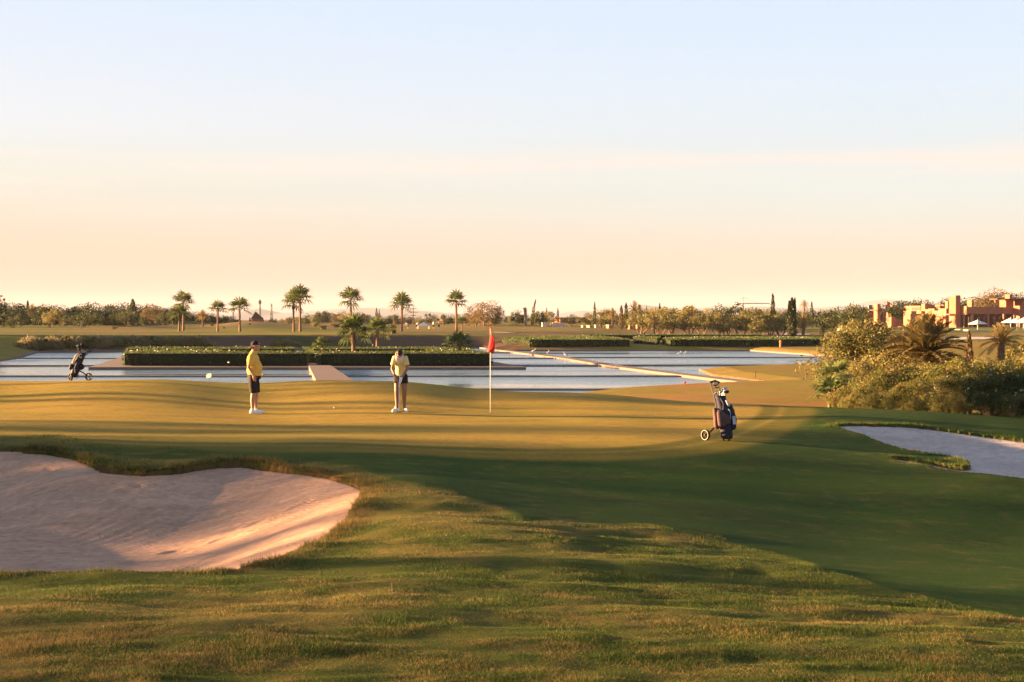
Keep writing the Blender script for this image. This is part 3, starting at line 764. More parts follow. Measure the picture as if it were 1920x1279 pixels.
# --- fan palms round the far pond bank and on the island
FP = [fan_palm(8.0, 6.0, 20, trunk=.21, n=9), fan_palm(8.0, 6.3, 22, trunk=.21, n=9), fan_palm(8.0, 5.8, 18, trunk=.21, n=9)]
gp = 'tall fan palms beyond the far pond bank'
for i, (px, Y, top, sx, lab) in enumerate([
    (344, 272, 553, 1.0, 'tall fan palm at the left, its crown above a shorter twin'),
    (336, 262, 578, 1.45, 'shorter fan palm standing in front of its tall twin at the left'),
    (408, 258, 570, 1.2, 'short fan palm, right beside the twin palms at the left'),
    (450, 262, 564, 1.25, 'stout fan palm with broad crown left of the dark pyramid roof'),
    (551, 270, 552, .95, 'slightly lower fan palm of the close pair, left one'),
    (563, 266, 543, 1.0, 'tallest fan palm, right one of the close pair'),
    (659, 278, 546, .98, 'slim tall fan palm rising behind a short green palm on the island'),
    (753, 256, 557, 1.05, 'lone tall fan palm right of the white villa'),
    (856, 252, 553, 1.02, 'lone tall fan palm left of the big rust-coloured tree'),
    (866, 250, 597, 1.6, 'small fan palm at the foot of the tall palm left of the flag')]):
    at(FP[i % 3], px, Y, top, lab, 'palm tree', 'fan_palm', gp, sx=sx*.97)
SPM = fan_palm(3.4, 3.6, 19, trunk=.17, base=1.2, n=11)
SPN = fan_palm(3.4, 3.4, 13, trunk=.15, base=1.2, n=9)
for px, Y, top, zz, lab in [(663, 125, 603, -1.2, 'short green fan palm on the island behind the man and woman, tallest there'),
                        (707, 158, 604, -1.2, 'dark short fan palm at the back of the hedge island'),
                        (861, 124, 630, -1.2, 'yellow-green young palm at the right end of the island')]:
    at(SPM, px, Y, top, lab, 'palm tree', 'fan_palm', 'short palms on the hedge island', z=zz, sx=.95 if top < 610 else 1.3)
at(SPN, 846, 150, 634, 'dark low palm just behind the young palm on the island', 'palm tree', 'fan_palm', 'short palms on the hedge island', z=-1.2, sx=1.15)
at(SPM, 604, 135, 637, 'low round palm shrub between the island hedges', 'palm tree', 'fan_palm', 'short palms on the hedge island', z=-1.2, sx=1.2)
at(SPM, 735, 200, 611, 'low dark spreading palm on the bank behind the putting woman', 'palm tree', 'fan_palm', None, sx=1.3)

# --- olives
OL = [blob_tree(5, 6.0, 'olive', n=2000, K=26, leaf=.36, lw=.20, trunk=.14, stems=3, low=.22, rad=.45) for _ in range(3)]
OD = [blob_tree(6, 7, 'mid_leaf', n=2000, K=22, leaf=.42, lw=.28, trunk=.16, low=.10, rad=.5) for _ in range(3)]
DG = [blob_tree(8, 9.5, 'green_leaf', n=2400, K=26, leaf=.55, lw=.38, trunk=.2, low=.0, rad=.5) for _ in range(3)]
DR = [blob_tree(6, 6.4, 'dry_leaf', n=2200, K=24, leaf=.36, lw=.18, trunk=.16, low=.08, stems=2, rad=.45) for _ in range(2)]
CY = [cypress(9, 1.3), cypress(9, 1.5, 800), cypress(9, 1.1)]
CYT = cypress(9, 1.7, 1400, tops=3)
OL_L = [(1205,262,583),(1235,258,580),(1262,266,578),(1290,262,576),(1318,270,581),(1340,258,588),(1366,262,590),(1392,257,584),(1420,254,592),(1440,262,588),(1462,262,592),
        (1010,345,585),(1030,350,584),(1072,350,590),(1098,346,588),(1130,340,580),(1145,330,585),(1180,335,586),(1215,330,580),(1250,330,577),(1280,330,576),(1310,335,582),(1335,330,580),(1415,330,578),(1440,335,580),(1160,345,590),(1205,350,590)]
OL_L.sort()
for i, (px, Y, top) in enumerate(OL_L):
    at(OL[i % 3], px+random.uniform(-3, 3), Y, top, ordw(i)+' sunlit olive tree counting from the left in the grove right of the flag', 'olive tree', 'olive_tree', 'olive trees of the grove', sx=1.05+.15*random.random())
for i, (px, Y, top, sx, lab) in enumerate([
    (1378, 300, 572, 1.0, 'dark round tree standing taller than the olives around it'),
    (1362, 300, 573, .95, 'rounded dark tree touching the darkest tree of the grove, on its left'),
    (1500, 330, 585, 1.0, 'tree behind the tall pair of cypresses'), (1545, 300, 584, 1.3, 'broad flat tree left of the big round tree by the clubhouse'),
    (1583, 285, 571, .95, 'big round olive-coloured tree left of the clubhouse houses'), (1460, 320, 583, 1.1, 'dark tree left of the tall pair of cypresses'),
    (1608, 340, 577, 1.1, 'tree just left of the terracotta houses')]):
    at(OD[i % 3], px, Y, top, lab, 'tree', 'round_tree', None, sx=sx)
for i, (px, Y, top, sx, lab) in enumerate([
    (910, 330, 565, 1.15, 'big rust-coloured feathery tree above the red flag'), (893, 335, 571, 1.0, 'left half-height companion of the rust-coloured tree'),
    (926, 332, 585, 1.0, 'low dark companion at the right foot of the rust-coloured tree'), (876, 340, 587, 1.1, 'low brown tree between the lone palm and the rust-coloured tree')]):
    at((DR+OD)[i % 3], px, Y, top, lab, 'tree', 'feathery_tree', None, sx=sx)
for i, (px, Y, top, lab) in enumerate([
    (969, 340, 583, 'dark leafy tree left of the bare leaning trunk'), (1012, 345, 585, 'dark leafy tree right of the leaning cypress'), (1100, 400, 592, 'dark tree low in the grove beside the thin cypress')]):
    at(DG[i % 3], px, Y, top, lab, 'tree', 'leafy_tree', None, sx=.95)
gc = 'cypresses on the skyline'
for i, (px, Y, top, k, sx, rz, lab) in enumerate([
    (998, 335, 561, 3, 1.1, 0, 'tall cypress leaning to the right beside the bare trunk'),
    (1046, 335, 577, 0, 1.3, None, 'dark short cypress standing alone right of the leaning one'),
    (1025, 380, 576, 2, 1.0, None, 'thin cypress tip behind the dark leafy tree'),
    (1115, 330, 565, 0, 1.0, None, 'slim straight cypress rising left in the olive grove'),
    (1237, 400, 568, 1, 1.1, None, 'cypress tip above the middle of the olive grove'),
    (1212, 410, 572, 2, .8, None, 'tiny cypress tip left of the grove middle'),
    (1449, 300, 550, 1, 1.0, None, 'tallest cypress on the skyline, right part of the grove'),
    (1522, 370, 565, 0, 1.2, None, 'cypress right of the drooping palm'),
    (1541, 235, 606, 1, 1.9, None, 'small clipped cypress at the end of the long hedge, farther one'),
    (1563, 205, 603, 1, 1.8, None, 'small clipped cypress at the end of the long hedge, nearer one'),
    (706, 360, 577, 0, 1.3, None, 'dark twin-tipped cypress right of the white villa'),
    (711, 362, 579, 2, 1.0, None, 'slim cypress touching the twin-tipped one by the white villa'),
    (52, 420, 563, 1, 1.2, None, 'dark cypress above the left tree line, farthest left'),
    (165, 430, 565, 0, .9, None, 'cypress tip in the left tree line left of its middle'),
    (203, 440, 570, 2, .9, None, 'small cypress tip in the middle of the left tree line'),
    (213, 440, 569, 2, .8, None, 'smallest cypress tip right of the middle of the left tree line'),
    (240, 425, 567, 0, .9, None, 'dark cypress tip beside the pale tall tree at the left'),
    (9, 425, 568, 0, .9, None, 'cypress tip at the left edge of the tree line')]):
    pr = CY[k] if k < 3 else cypress(9, 1.2, 800, bend=1.1)
    at(pr, px, Y, top, lab, 'cypress', 'cypress', gc, sx=sx, rz=rz)
at(CYT, 1485, 240, 558, 'tall forked pair of cypresses grown together beside the long hedge', 'cypress', 'cypress', None, sx=1.35, rz=0)
at(cypress(4, .9, 900, 'dry_leaf'), 1817, 78, 622, 'narrow brownish conifer between the two date palms at the right', 'conifer', 'narrow_conifer', None, sx=.85)
at(cypress(6, 1.6, 700, 'dry_leaf'), 1165, 300, 573, 'rusty shaggy conifer left of the dead-topped palms', 'conifer', 'narrow_conifer', None, sx=.9)
at(cypress(6, 1.4, 700, 'mid_leaf'), 1174, 305, 568, 'tall shaggy column tree beside the rusty conifer', 'conifer', 'narrow_conifer', None, sx=.9)
at(cypress(5, 1.4, 500, 'dry_leaf'), 740, 330, 590, 'small rusty conifer left of the lone tall palm', 'conifer', 'narrow_conifer', None, sx=1)
at(cypress(5, 1.6, 500, 'mid_leaf'), 249, 400, 562, 'pale tall narrow tree rising above the left tree line', 'tree', 'narrow_tree', None, sx=1.2)

# --- date palms
DPs = date_palm(6, 4.6, 32, 14, trunk=.24, lw=.05)
for px, Y, top, sx, lab in [(1227, 250, 583, .75, 'date palm with thick dark trunk in front of the olive grove'), (1298, 320, 573, 1.3, 'date palm crown above the middle of the olive grove'),
                        (1190, 300, 565, .7, 'thin palm with sparse upright fronds on the skyline'), (1199, 305, 571, .7, 'dark drooping palm beside the sparse upright one'),
                        (1148, 310, 578, .8, 'low date palm left of the rusty conifer'),
                        (1506, 262, 588, 1.3, 'dark wide date palm right of the tall cypress pair'), (1600, 300, 574, 1.0, 'date palm beside the big round tree near the houses'),
                        (62, 395, 570, 1.0, 'palm with pale trunk at the left in front of the tree line'), (380, 330, 581, 1.1, 'small palm between the twin palms and the short one'),
                        (1116, 240, 596, .0, '')]:
    if sx: at(DPs, px, Y, top, lab, 'date palm', 'date_palm', None, sx=sx)
at(date_palm(9, 3.2, 24, 12, trunk=.16, elmin=-70, droop=.8, lw=.06), 1508, 330, 561, 'tall thin palm with drooping mop-like crown on the skyline', 'palm tree', 'mop_palm', None)
at(fan_palm(9, 1.7, 20, trunk=.1), 944, 420, 583, 'tiny distant palm right of the rust-coloured tree', 'palm tree', 'fan_palm', None)
for px, t, lab in ((799, 590, 'tiny round-headed distant palm, left of two'), (806, 589, 'tiny round-headed distant palm, right of two')):
    at(fan_palm(6, 2.4, 20, trunk=.1), px, 480, t, lab, 'palm tree', 'fan_palm', None)
at(fan_palm(5, 3.5, 24, trunk=.2), 831, 380, 592, 'green spiky palm shrub on the fairway left of the lone palm', 'palm tree', 'fan_palm', None)
# bare broken trunk
mb = MB(); mb.tube([(0,0,-.3),(.05,0,2),(.0,0,4),(-.25,0,5.2)], [.42,.36,.40,.5], 10)
for k in range(50): a = k*2.4; z = .3+4.8*k/50; mb.tube([(math.cos(a)*.36, math.sin(a)*.36, z), (math.cos(a)*.55, math.sin(a)*.55, z+.25)], [.1,.04], 4)
r = thing('bare_palm_trunk', (wx(985,330), 330, gz(wx(985,330),330)), 'thick bare palm trunk without crown beside the leaning cypress', 'palm trunk', None, 0, .82)
mb.obj('trunk', M['deadbark'], r)

# --- left tree line
LT = []
xs = -30
while xs < 330:
    LT.append(xs); xs += random.uniform(9, 15)
tops = np.interp(np.array(LT), [-30, 10, 40, 70, 100, 130, 165, 200, 240, 290, 330], [567, 566, 570, 575, 572, 577, 570, 574, 571, 575, 579])
for i, (px, t) in enumerate(zip(LT, tops)):
    Y = random.uniform(395, 440); at(DG[i % 3], px, Y, t+random.uniform(-2, 5), ordw(i)+' dark tree counting from the left in the dense tree line at left', 'tree', 'leafy_tree', 'dense tree line at left', sx=1.25+random.random()*.3)
for i, (px, Y, top, k, lab) in enumerate([
    (97, 330, 580, 'O', 'brown-leaved small tree with visible trunk left of the signpost'), (165, 325, 582, 'O', 'round-headed small tree right of the signpost'), (236, 322, 585, 'O', 'round-headed small tree left of the twin palms'),
    (84, 360, 574, 'M', 'pale green tree rising behind the brown-leaved tree'), (240, 370, 577, 'M', 'pale green tree behind the round-headed one at left'),
    (20, 330, 596, 'O', 'small pale bush-like tree at the left edge'), (8, 340, 592, 'M', 'grey-green tree at the very left edge'), (125, 350, 588, 'M', 'low dark green tree between the small trees at left'),
    (212, 325, 590, 'M', 'wide low olive green tree left of the middle of the tree line'), (145, 340, 589, 'M', 'small olive green tree behind the signpost'),
    (289, 390, 572, 'D', 'rust-tinted tall tree over the tree line left of the twin palms'), (268, 340, 595, 'M', 'yellowish low bush in front of the tree line'),
    (40, 350, 590, 'M', 'low grey-green tree near the left edge'), (184, 345, 588, 'M', 'low tree right of the round-headed small tree'), (305, 350, 588, 'M', 'low dark tree left of the twin palms'), (322, 360, 586, 'M', 'low dark tree behind the twin palms')]):
    pr = {'O': OL if px == 97 else OD, 'M': OD, 'D': DR}[k][i % (2 if k == 'D' else 3)]
    at(pr, px, Y, top, lab, 'tree', 'small_tree', None, sx=1.0)
LT2 = []
for px in np.arange(345, 450, 12): LT2.append((px, random.uniform(400, 460), np.interp(px, [345, 400, 450], [584, 588, 596])))
for i, (px, Y, t) in enumerate(LT2): at(DG[i % 3], px, Y, t, ordw(i)+' dark low tree counting rightward from the twin palms', 'tree', 'leafy_tree', 'low dark trees right of the twin palms', sx=1.3)
# mid skyline trees (beyond the fairway mounds)
gm = 'small distant trees along the middle skyline'
MT = []; px = 488
while px < 1000:
    MT.append((px, random.uniform(430, 520), np.interp(px, [488,530,575,610,650,690,720,770,830,870,930,1000], [598,594,590,585,586,590,594,592,594,592,594,592])+random.uniform(-3, 3))); px += random.uniform(9, 16)
for i, (px, Y, t) in enumerate(MT):
    at((OD+DG+DR+OL)[(i*7) % 11], px, Y, t, ordw(i)+' small distant tree counting from the dark pyramid roof rightward', 'tree', 'small_tree', gm, sx=1.15)
RT = []; px = 1395
while px < 1960:
    if not 1440 < px < 1456: RT.append((px, random.uniform(420, 480), np.interp(px, [1395,1480,1560,1620,1700,1760,1830,1900,1960], [583,584,581,575,568,563,558,556,556])+random.uniform(-2, 3)))
    px += random.uniform(11, 18)
for i, (px, Y, t) in enumerate(RT):
    at((OD+DG)[(i*5) % 6], px, Y, t, ordw(i)+' tree counting rightward in the row behind the clubhouse', 'tree', 'leafy_tree', 'trees behind the clubhouse', sx=1.0)
for px, t, lab in ((1876, 543, 'sparse tall sunlit tree behind the right roof of the clubhouse'), (1855, 550, 'sunlit tree behind the flat canopy of the clubhouse'), (1905, 553, 'rust-tinted tree at the right edge behind the clubhouse')):
    at(DR[0], px, 370, t, lab, 'tree', 'feathery_tree', None, sx=.9)

# --- hedges
def hedge(name, poly, z0, h, label, n_m2=26, leaf=.16, flowers=0, core=.12, group='clipped flowering hedges round the ponds', mat='hedge', wob=.10):
    P = np.array(poly, float); c = P.mean(0)
    r = thing(name, (c[0], c[1], z0), label, 'hedge', group)
    Q = P-c; n = len(Q)
    # solid inner mass
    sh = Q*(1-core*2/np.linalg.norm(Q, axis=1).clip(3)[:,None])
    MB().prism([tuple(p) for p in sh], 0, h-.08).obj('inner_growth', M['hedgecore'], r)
    mb = MB(); per = []; pts = []
    for i in range(n):
        a, b = Q[i], Q[(i+1) % n]; L = np.linalg.norm(b-a); k = int(L*h*n_m2); t = rng.random(k); zz = rng.random(k)*h
        p = a+(b-a)*t[:,None]; inn = -p/np.linalg.norm(p, axis=1, keepdims=True).clip(.1)
        q = np.column_stack([p+inn*(rng.random((k,1))*.15-wob*(vnoise(t*L*.9+i*9, zz*1.3)[:,None])*2), zz]); pts.append(q)
    lo, hi = Q.min(0), Q.max(0); k = int((hi-lo).prod()*n_m2*.8); q = lo+(hi-lo)*rng.random((k, 2)); ins = sdist(Q, q[:,0], q[:,1]) > 0; q = q[ins]
    top = np.column_stack([q, h-.06+.10*vnoise(q[:,0]*.8, q[:,1]*.8)+.12*rng.random(len(q))]); pts.append(top)
    leaves(mb, np.concatenate(pts), leaf, leaf*.55, up=(0,0,.3)); mb.obj('foliage', M[mat], r)
    if flowers:
        fb = MB(); al = np.concatenate(pts); s = al[rng.integers(0, len(al), flowers)]+rng.normal(size=(flowers,3))*.05; s[:,2] += .08
        leaves(fb, np.repeat(s, 3, 0), .13, .11); fb.obj('flowers', M['white_petal'], r)
    return r
def hp(px0, px1, Y0, Y1, k0=0, k1=0):
    return [(wx(px0, Y0), Y0), (wx(px1, Y0), Y0), (wx(px1, Y0)+k1, Y1), (wx(px0, Y0)+k0, Y1)]
zI = -1.25
hedge('hedge', hp(228, 580, 114.5, 119.5, -1.0, -1.0), zI, 1.02, 'long dark front hedge on the left half of the island, behind the man', flowers=10)
hedge('hedge', hp(596, 926, 114.5, 119.5, -1.0, -1.0), zI, 1.02, 'long front hedge on the right half of the island, behind the woman', flowers=12)
hedge('hedge', hp(800, 914, 120.2, 134, -1.0, -3.0), zI, .95, 'lower hedge block filling the right end of the island', flowers=20)
hedge('hedge', hp(236, 556, 137, 143, -1.2, -1.2), zI, .92, 'second hedge row at the back left of the island', flowers=8)
hedge('hedge', hp(572, 880, 137, 143, -1.2, -1.2), zI, .92, 'second hedge row at the back right of the island', flowers=12)
hedge('hedge', hp(567, 600, 122, 136, -1.0, -3.0), zI, .85, 'short connecting hedge beside the gap in the island hedges')
hedge('hedge', hp(240, 420, 121, 130, -1.0, -2.0), zI, .90, 'lit low hedge block behind the left end of the front hedge', flowers=12)
zB = -1.15
hedge('hedge', [(wx(992,180.2),180.2),(wx(1182,180.2),180.2),(wx(1182,180.2)-1,214),(wx(985,180.2)+2,214),(wx(940,190),192)], zB, 1.12, 'wide hedge block with a tawny left end beyond the diagonal walkway', n_m2=18, leaf=.2, flowers=14)
hedge('hedge', [(wx(1255,180.4),180.4),(wx(1440,180.4),180.4),(wx(1548,186),186),(wx(1556,192),192),(wx(1556,192),208),(wx(1270,204),204),(wx(1240,190),190)], zB, 1.12, 'longest hedge block along the far right pond, full of white flowers', n_m2=18, leaf=.2, flowers=60)
hedge('hedge', [(wx(1188,192),192),(wx(1232,186),186),(wx(1238,204),204),(wx(1190,210),210)], -1.1, 1.1, 'small hedge block between the two wide hedges of the far side', n_m2=20, leaf=.2, flowers=14)
hedge('hedge', [(wx(1100,222),222),(wx(1430,222),222),(wx(1432,229),229),(wx(1090,229),229)], -.85, .95, 'thin far hedge row in front of the olive trees', n_m2=16, leaf=.22, flowers=10)
hedge('hedge', [(wx(735,205),205),(wx(742,206),206),(wx(742,209),209),(wx(733,209),209)], .2, .8, 'small trimmed hedge on the bank beside the dark spreading palm', n_m2=30, leaf=.2)
# dry shrubs on the pond bank
TU = []
for k in range(3):
    mb = MB(); n = 700; v = unit(n); v[:,2] = abs(v[:,2]); rr = rng.random((n,1))**.45; P = v*rr*np.array([1.15,1.0,1.05]); P *= 1+.25*vnoise(v[:,0]*3+k*7, v[:,1]*3+v[:,2]*2)[:,None]*2
    leaves(mb, P, .42, .07, up=(0,0,.9)); TU.append(([('foliage', mb.mesh('tuft', M['tuft']))], 1.05))
for k in range(2):
    mb = MB(); P = crown_pts(800, 9, (0,0,.45), (1.1,1.0,.55), rad=.6); leaves(mb, P, .22, .12); TU.append(([('foliage', mb.mesh('shrub', M['olive']))], 1.05))
tl = [(x, 0, random.uniform(628,634)) for x in np.arange(52, 200, 8.5)]+[(x, 0, random.uniform(628,634)) for x in np.arange(238, 385, 9)]+[(514,192,637),(537,193,634),(556,193,640),(212,197,634),(395,190,640),(360,184,639),(385,183,640)]
tl.sort()
for i, (px, Y, top) in enumerate(tl):
    Y = 172/(1-.43*0) ; X = wx(px, Y); Y = 172+(X+57.5)*.43+random.uniform(1.0, 3.4); X = wx(px, Y); zb = gz(X, Y); at(TU[i % 5], px, Y, top, ordw(i)+' dry bushy shrub counting from the left on the far pond bank', 'shrub', 'dry_shrub', 'dry shrubs on the far pond bank', sx=.8+random.random()*.35, z=min(zb, wz(top, Y)-1.1))
for i, (px, Y, top) in enumerate([(590,330,604),(628,330,606),(655,300,608),(470,320,605),(440,330,607),(395,330,607),(540,340,604),(600,300,609),(420,300,613),(215,290,612)]):
    at(TU[3+i % 2], px, Y, top, ordw(i)+' small shrub in the list on the mounds behind the tall palms', 'shrub', 'dry_shrub', 'shrubs on the far mounds', sx=1.3, z=None)

# --- right-hand shrubbery
def bush(h, w, leafm, n, K, leaf, lw, fl=None, nfl=0, flsize=.1, low=.05, up=None, dep=None):
    mb = MB(); r = (w/2, (dep or w)/2, h*(1-low)/2)
    P = crown_pts(n, K, (0, 0, h*(low+.5*(1-low))), r, .9, rad=.42, low=-1)
    P = P[P[:,2] > -.05]; leaves(mb, P, leaf, lw, up=up)
    tb = MB()
    for k in range(9):
        a = random.uniform(0, 6.28); e = (math.cos(a)*w*.33*random.random(), math.sin(a)*w*.33*random.random(), h*random.uniform(.5, .85))
        tb.tube([(math.cos(a)*.1, math.sin(a)*.1, -.3), (e[0]*.6, e[1]*.6, e[2]*.5), e], [.03, .022, .008], 5)
    out = [('foliage', mb.mesh('bush_leaves', M[leafm])), ('stems', tb.mesh('bush_stems', M['bark']))]
    if fl:
        fb = MB(); i = rng.integers(0, len(P), nfl*3); q = P[i]; q = q[np.argsort(-(q[:,2]+.5*np.abs(q[:,0])-.9*q[:,1]))[:nfl]]
        q = np.repeat(q, 6, 0)+rng.normal(size=(nfl*6,3))*flsize*.35; leaves(fb, q, flsize, flsize*.7); out.append(('flowers', fb.mesh('bush_flowers', M[fl])))
    return out, h
BO = [bush(3.4, 3.2, 'olive', 7200, 30, .15, .065, low=.02), bush(3.4, 3.4, 'olive', 7200, 34, .14, .06, low=.02)]
gb = 'grey-green olive bushes at the right'
for px, Y, top, sx, lab in [(1628, 62, 596, 1.0, 'tallest olive bush at the left end of the right shrubbery'), (1598, 60, 614, 1.1, 'olive bush bulging leftward over the grass'),
                        (1660, 64, 610, 1.0, 'olive bush directly left of the big date palm'), (1600, 55, 676, 1.35, 'low olive bush above the spiky fan palm'), (1655, 57, 650, 1.2, 'olive bush low between the tall ones and the flowers'),
                        (1918, 66, 640, 1.0, 'olive bush cut by the right edge'),(1895, 60, 662, 1.0, 'rusty olive bush behind the right date palm')]:
    at(BO[int(px) % 2], px, Y, top, lab, 'bush', 'olive_bush', gb, sx=sx)
OA = bush(2.2, 2.6, 'oleander', 5200, 26, .16, .045, 'pink', 11, .075, up=(0,0,.5)); OB = bush(2.2, 2.6, 'oleander', 5200, 26, .16, .045, 'white_petal', 22, .07, up=(0,0,.5)); OC = bush(2.0, 2.6, 'mid_leaf', 4600, 24, .17, .045, 'white_petal', 10, .07, up=(0,0,.5))
go = 'oleander bushes at the right'
ol = [(1620,47,722,0),(1660,48.5,700,0),(1700,50,690,0),(1735,51,686,1),(1770,48,692,0),(1640,43.5,738,0),(1685,44,722,0),(1730,44.5,715,0),(1775,43,708,1),(1810,49,680,0),(1845,50,678,1),(1880,49,684,1),(1915,50,684,0),
      (1815,43,706,1),(1855,42,700,2),(1895,42,702,2),(1935,42,700,2),(1598,45,738,0),(1574,46,728,0),(1850,39,735,2),(1895,38.5,740,2),(1940,39,735,2),(1800,40.5,738,0),(1950,49,672,1),(1760,40.5,745,0),(1715,41.5,745,0),(1670,42,750,0)]
ol.sort()
for i, (px, Y, top, k) in enumerate(ol):
    kind = ('pink-flowered', 'white-flowered', 'dark green')[k]
    at((OA, OB, OC)[k], px, Y, top, '%s oleander, %s bush from the left end of the right shrubbery' % (kind, ordw(i)), 'bush', 'oleander_bush', go, sx=1.12)
at(date_palm(3.6, 3.7, 80, 34, trunk=.22, elmin=-34, droop=.55, dry=.24, lw=.030), 1733, 58, 589, 'big bushy date palm with rust-brown lower fronds in the right shrubbery', 'date palm', 'date_palm', None, rz=.6)
at(date_palm(4.1, 2.3, 32, 24, trunk=.15, elmin=-18, droop=.5, lw=.03), 1876, 62, 606, 'slim date palm with short orange trunk right of the brown conifer', 'date palm', 'date_palm', None, rz=1.)
at(date_palm(3.6, 2.9, 36, 24, trunk=.2, elmin=-30, droop=.6, dry=.3, lw=.03), 1938, 74, 620, 'drooping date palm cut by the right edge of the picture', 'date palm', 'date_palm', None, rz=2.)
yp = fan_palm(1.9, 1.9, 11, trunk=.06, base=1.1, n=11)
at(yp, 1566, 50, 682, 'young spiky fan palm at the left tip of the right shrubbery', 'palm tree', 'fan_palm', None, sx=1.0)
at(fan_palm(1.0, 1.5, 11, trunk=.06, base=1.1, n=11), 1556, 48, 716, 'lower dry fan palm sprout below the young spiky palm', 'palm tree', 'fan_palm', None, sx=1.1)
at(fan_palm(3.0, 1.6, 13, trunk=.1, n=11), 1904, 66, 656, 'dark green fan palm behind the slim date palm trunk', 'palm tree', 'fan_palm', None, sx=1.0)

# --- trees on the left outside the picture, whose shadows cross the green
gs = 'trees on the left outside the picture'
SH = []
def shade_tree(Y0, X0, dist, hshadow, kind, sx, lab):
    """tree whose shadow passes over (X0, Y0); stands dist metres towards the sun"""
    sdx, sdy = -math.cos(SUN_A), math.sin(SUN_A)
    X = X0+sdx*dist; Y = Y0+sdy*dist
    zt = hshadow+dist*math.tan(SUN_EL)
    place(kind, X, Y, lab, 'tree' if kind not in FP else 'palm tree', 'shade_tree', gs, ztop=zt, sx=sx)
for q_, (Y0, dist, hs, k, sx) in enumerate([
    (26.0, 47, .75, 0, 1.0), (24.6, 50, .8, 1, 1.0), (23.2, 46, .7, 2, 1.0), (21.6, 52, .35, 0, .9),
    (19.6, 50, -.08, 1, 1.2), (17.2, 47, -.08, 2, 1.2), (14.9, 51, -.06, 0, .8), (13.0, 46, 1.2, 1, .40), (11.7, 52, .9, 2, .20), (9.9, 48, 1.0, 0, .24), (8.3, 50, 1.1, 1, .28), (6.9, 52, 1.0, 1, .42), (5.2, 47, .9, 2, .9), (2.6, 50, 1.0, 0, 1.2)]):
    shade_tree(Y0, -3, dist, hs, DG[k], sx, ordw(q_)+' leafy tree, counting from the green, in the row beyond the left edge')
for q_, (Y0, dist, hs, k, sx) in enumerate([(30.8, 52, 2.6, 0, .6), (41.0, 55, 2.4, 2, .6), (44.2, 50, 3.2, 0, .6)]):
    shade_tree(Y0, -3, dist, hs, FP[k], sx, ordw(q_)+' nearest fan palm outside the picture beyond its left edge')
for q_, (Y0, dist, hs, k, sx) in enumerate([(37.6, 60, .9, 0, 1.2), (36.2, 70, .5, 1, .9)]):
    shade_tree(Y0, -3, dist, hs, CY[k], sx, ordw(q_)+' listed cypress outside the picture beyond its left edge')

for q_, (px, Y, h) in enumerate(((-60,196,7),(-110,190,6),(-150,200,8),(-190,186,6),(-250,194,8),(-330,188,7),(-90,182,4.5),(-400,198,9))):
    place(DG[q_ % 3], wx(px, Y), Y, ordw(q_)+' tree of the unseen shade clump beyond the left edge by the far pond bank', 'tree', 'shade_tree', gs, sc=h/8.)  # unseen clump added to shade the far pond bank
# ------------------------------------------------------------------ hills and haze
def hills(pts, Y, name, c, th=1600):
    P = [(wx(px, Y), wz(py, Y)) for px, py in pts]; xs = np.linspace(P[0][0], P[-1][0], 260); zs = np.interp(xs, [p[0] for p in P], [p[1] for p in P])
    zs = zs+10*fbm(xs/600, xs*0+3, 4)*np.clip((zs-2)/20, 0, 1)
    V = []
    nr = 9
    for r in range(nr):
        t = r/(nr-1); y = Y-th/2+th*t; k = math.sin(PI*t)**.8
        for x, z in zip(xs, zs): V.append((x, y, -4+(z+4)*k*(1+.12*fbm(np.array([x/160.]), np.array([y/130.]), 3)[0]*(k < .98))))
    n = len(xs); idx = np.arange(nr*n).reshape(nr, n); F4 = np.stack([idx[:-1,:-1], idx[:-1,1:], idx[1:,1:], idx[1:,:-1]], -1).reshape(-1, 4)
    tag(MB().add(np.array(V), F4).obj(name, c, smooth=True), kind='structure')
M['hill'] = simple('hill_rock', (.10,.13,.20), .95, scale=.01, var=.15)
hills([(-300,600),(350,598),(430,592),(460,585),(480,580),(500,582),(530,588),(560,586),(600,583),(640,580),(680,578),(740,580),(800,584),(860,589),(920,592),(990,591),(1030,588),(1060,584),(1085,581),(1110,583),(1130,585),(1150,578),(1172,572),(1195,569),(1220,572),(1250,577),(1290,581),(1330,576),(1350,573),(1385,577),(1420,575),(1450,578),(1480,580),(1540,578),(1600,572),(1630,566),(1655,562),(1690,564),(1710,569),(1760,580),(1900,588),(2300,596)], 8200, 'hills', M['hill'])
hz = MB().box(-9500, 9500, -80, 10200, -40, 150).obj('haze', (lambda t: (t.t.nodes.remove(t.out), t)[1])(NT('haze_air')).m)
tag(hz, kind='stuff')
_t = hz.data.materials[0].node_tree; _o = _t.nodes.new('ShaderNodeOutputMaterial'); _v = _t.nodes.new('ShaderNodeVolumePrincipled')
_v.inputs['Color'].default_value = (.84,.90,1.0,1); _v.inputs['Density'].default_value = .00004; _v.inputs['Anisotropy'].default_value = 0
_t.links.new(_v.outputs[0], _o.inputs['Volume'])
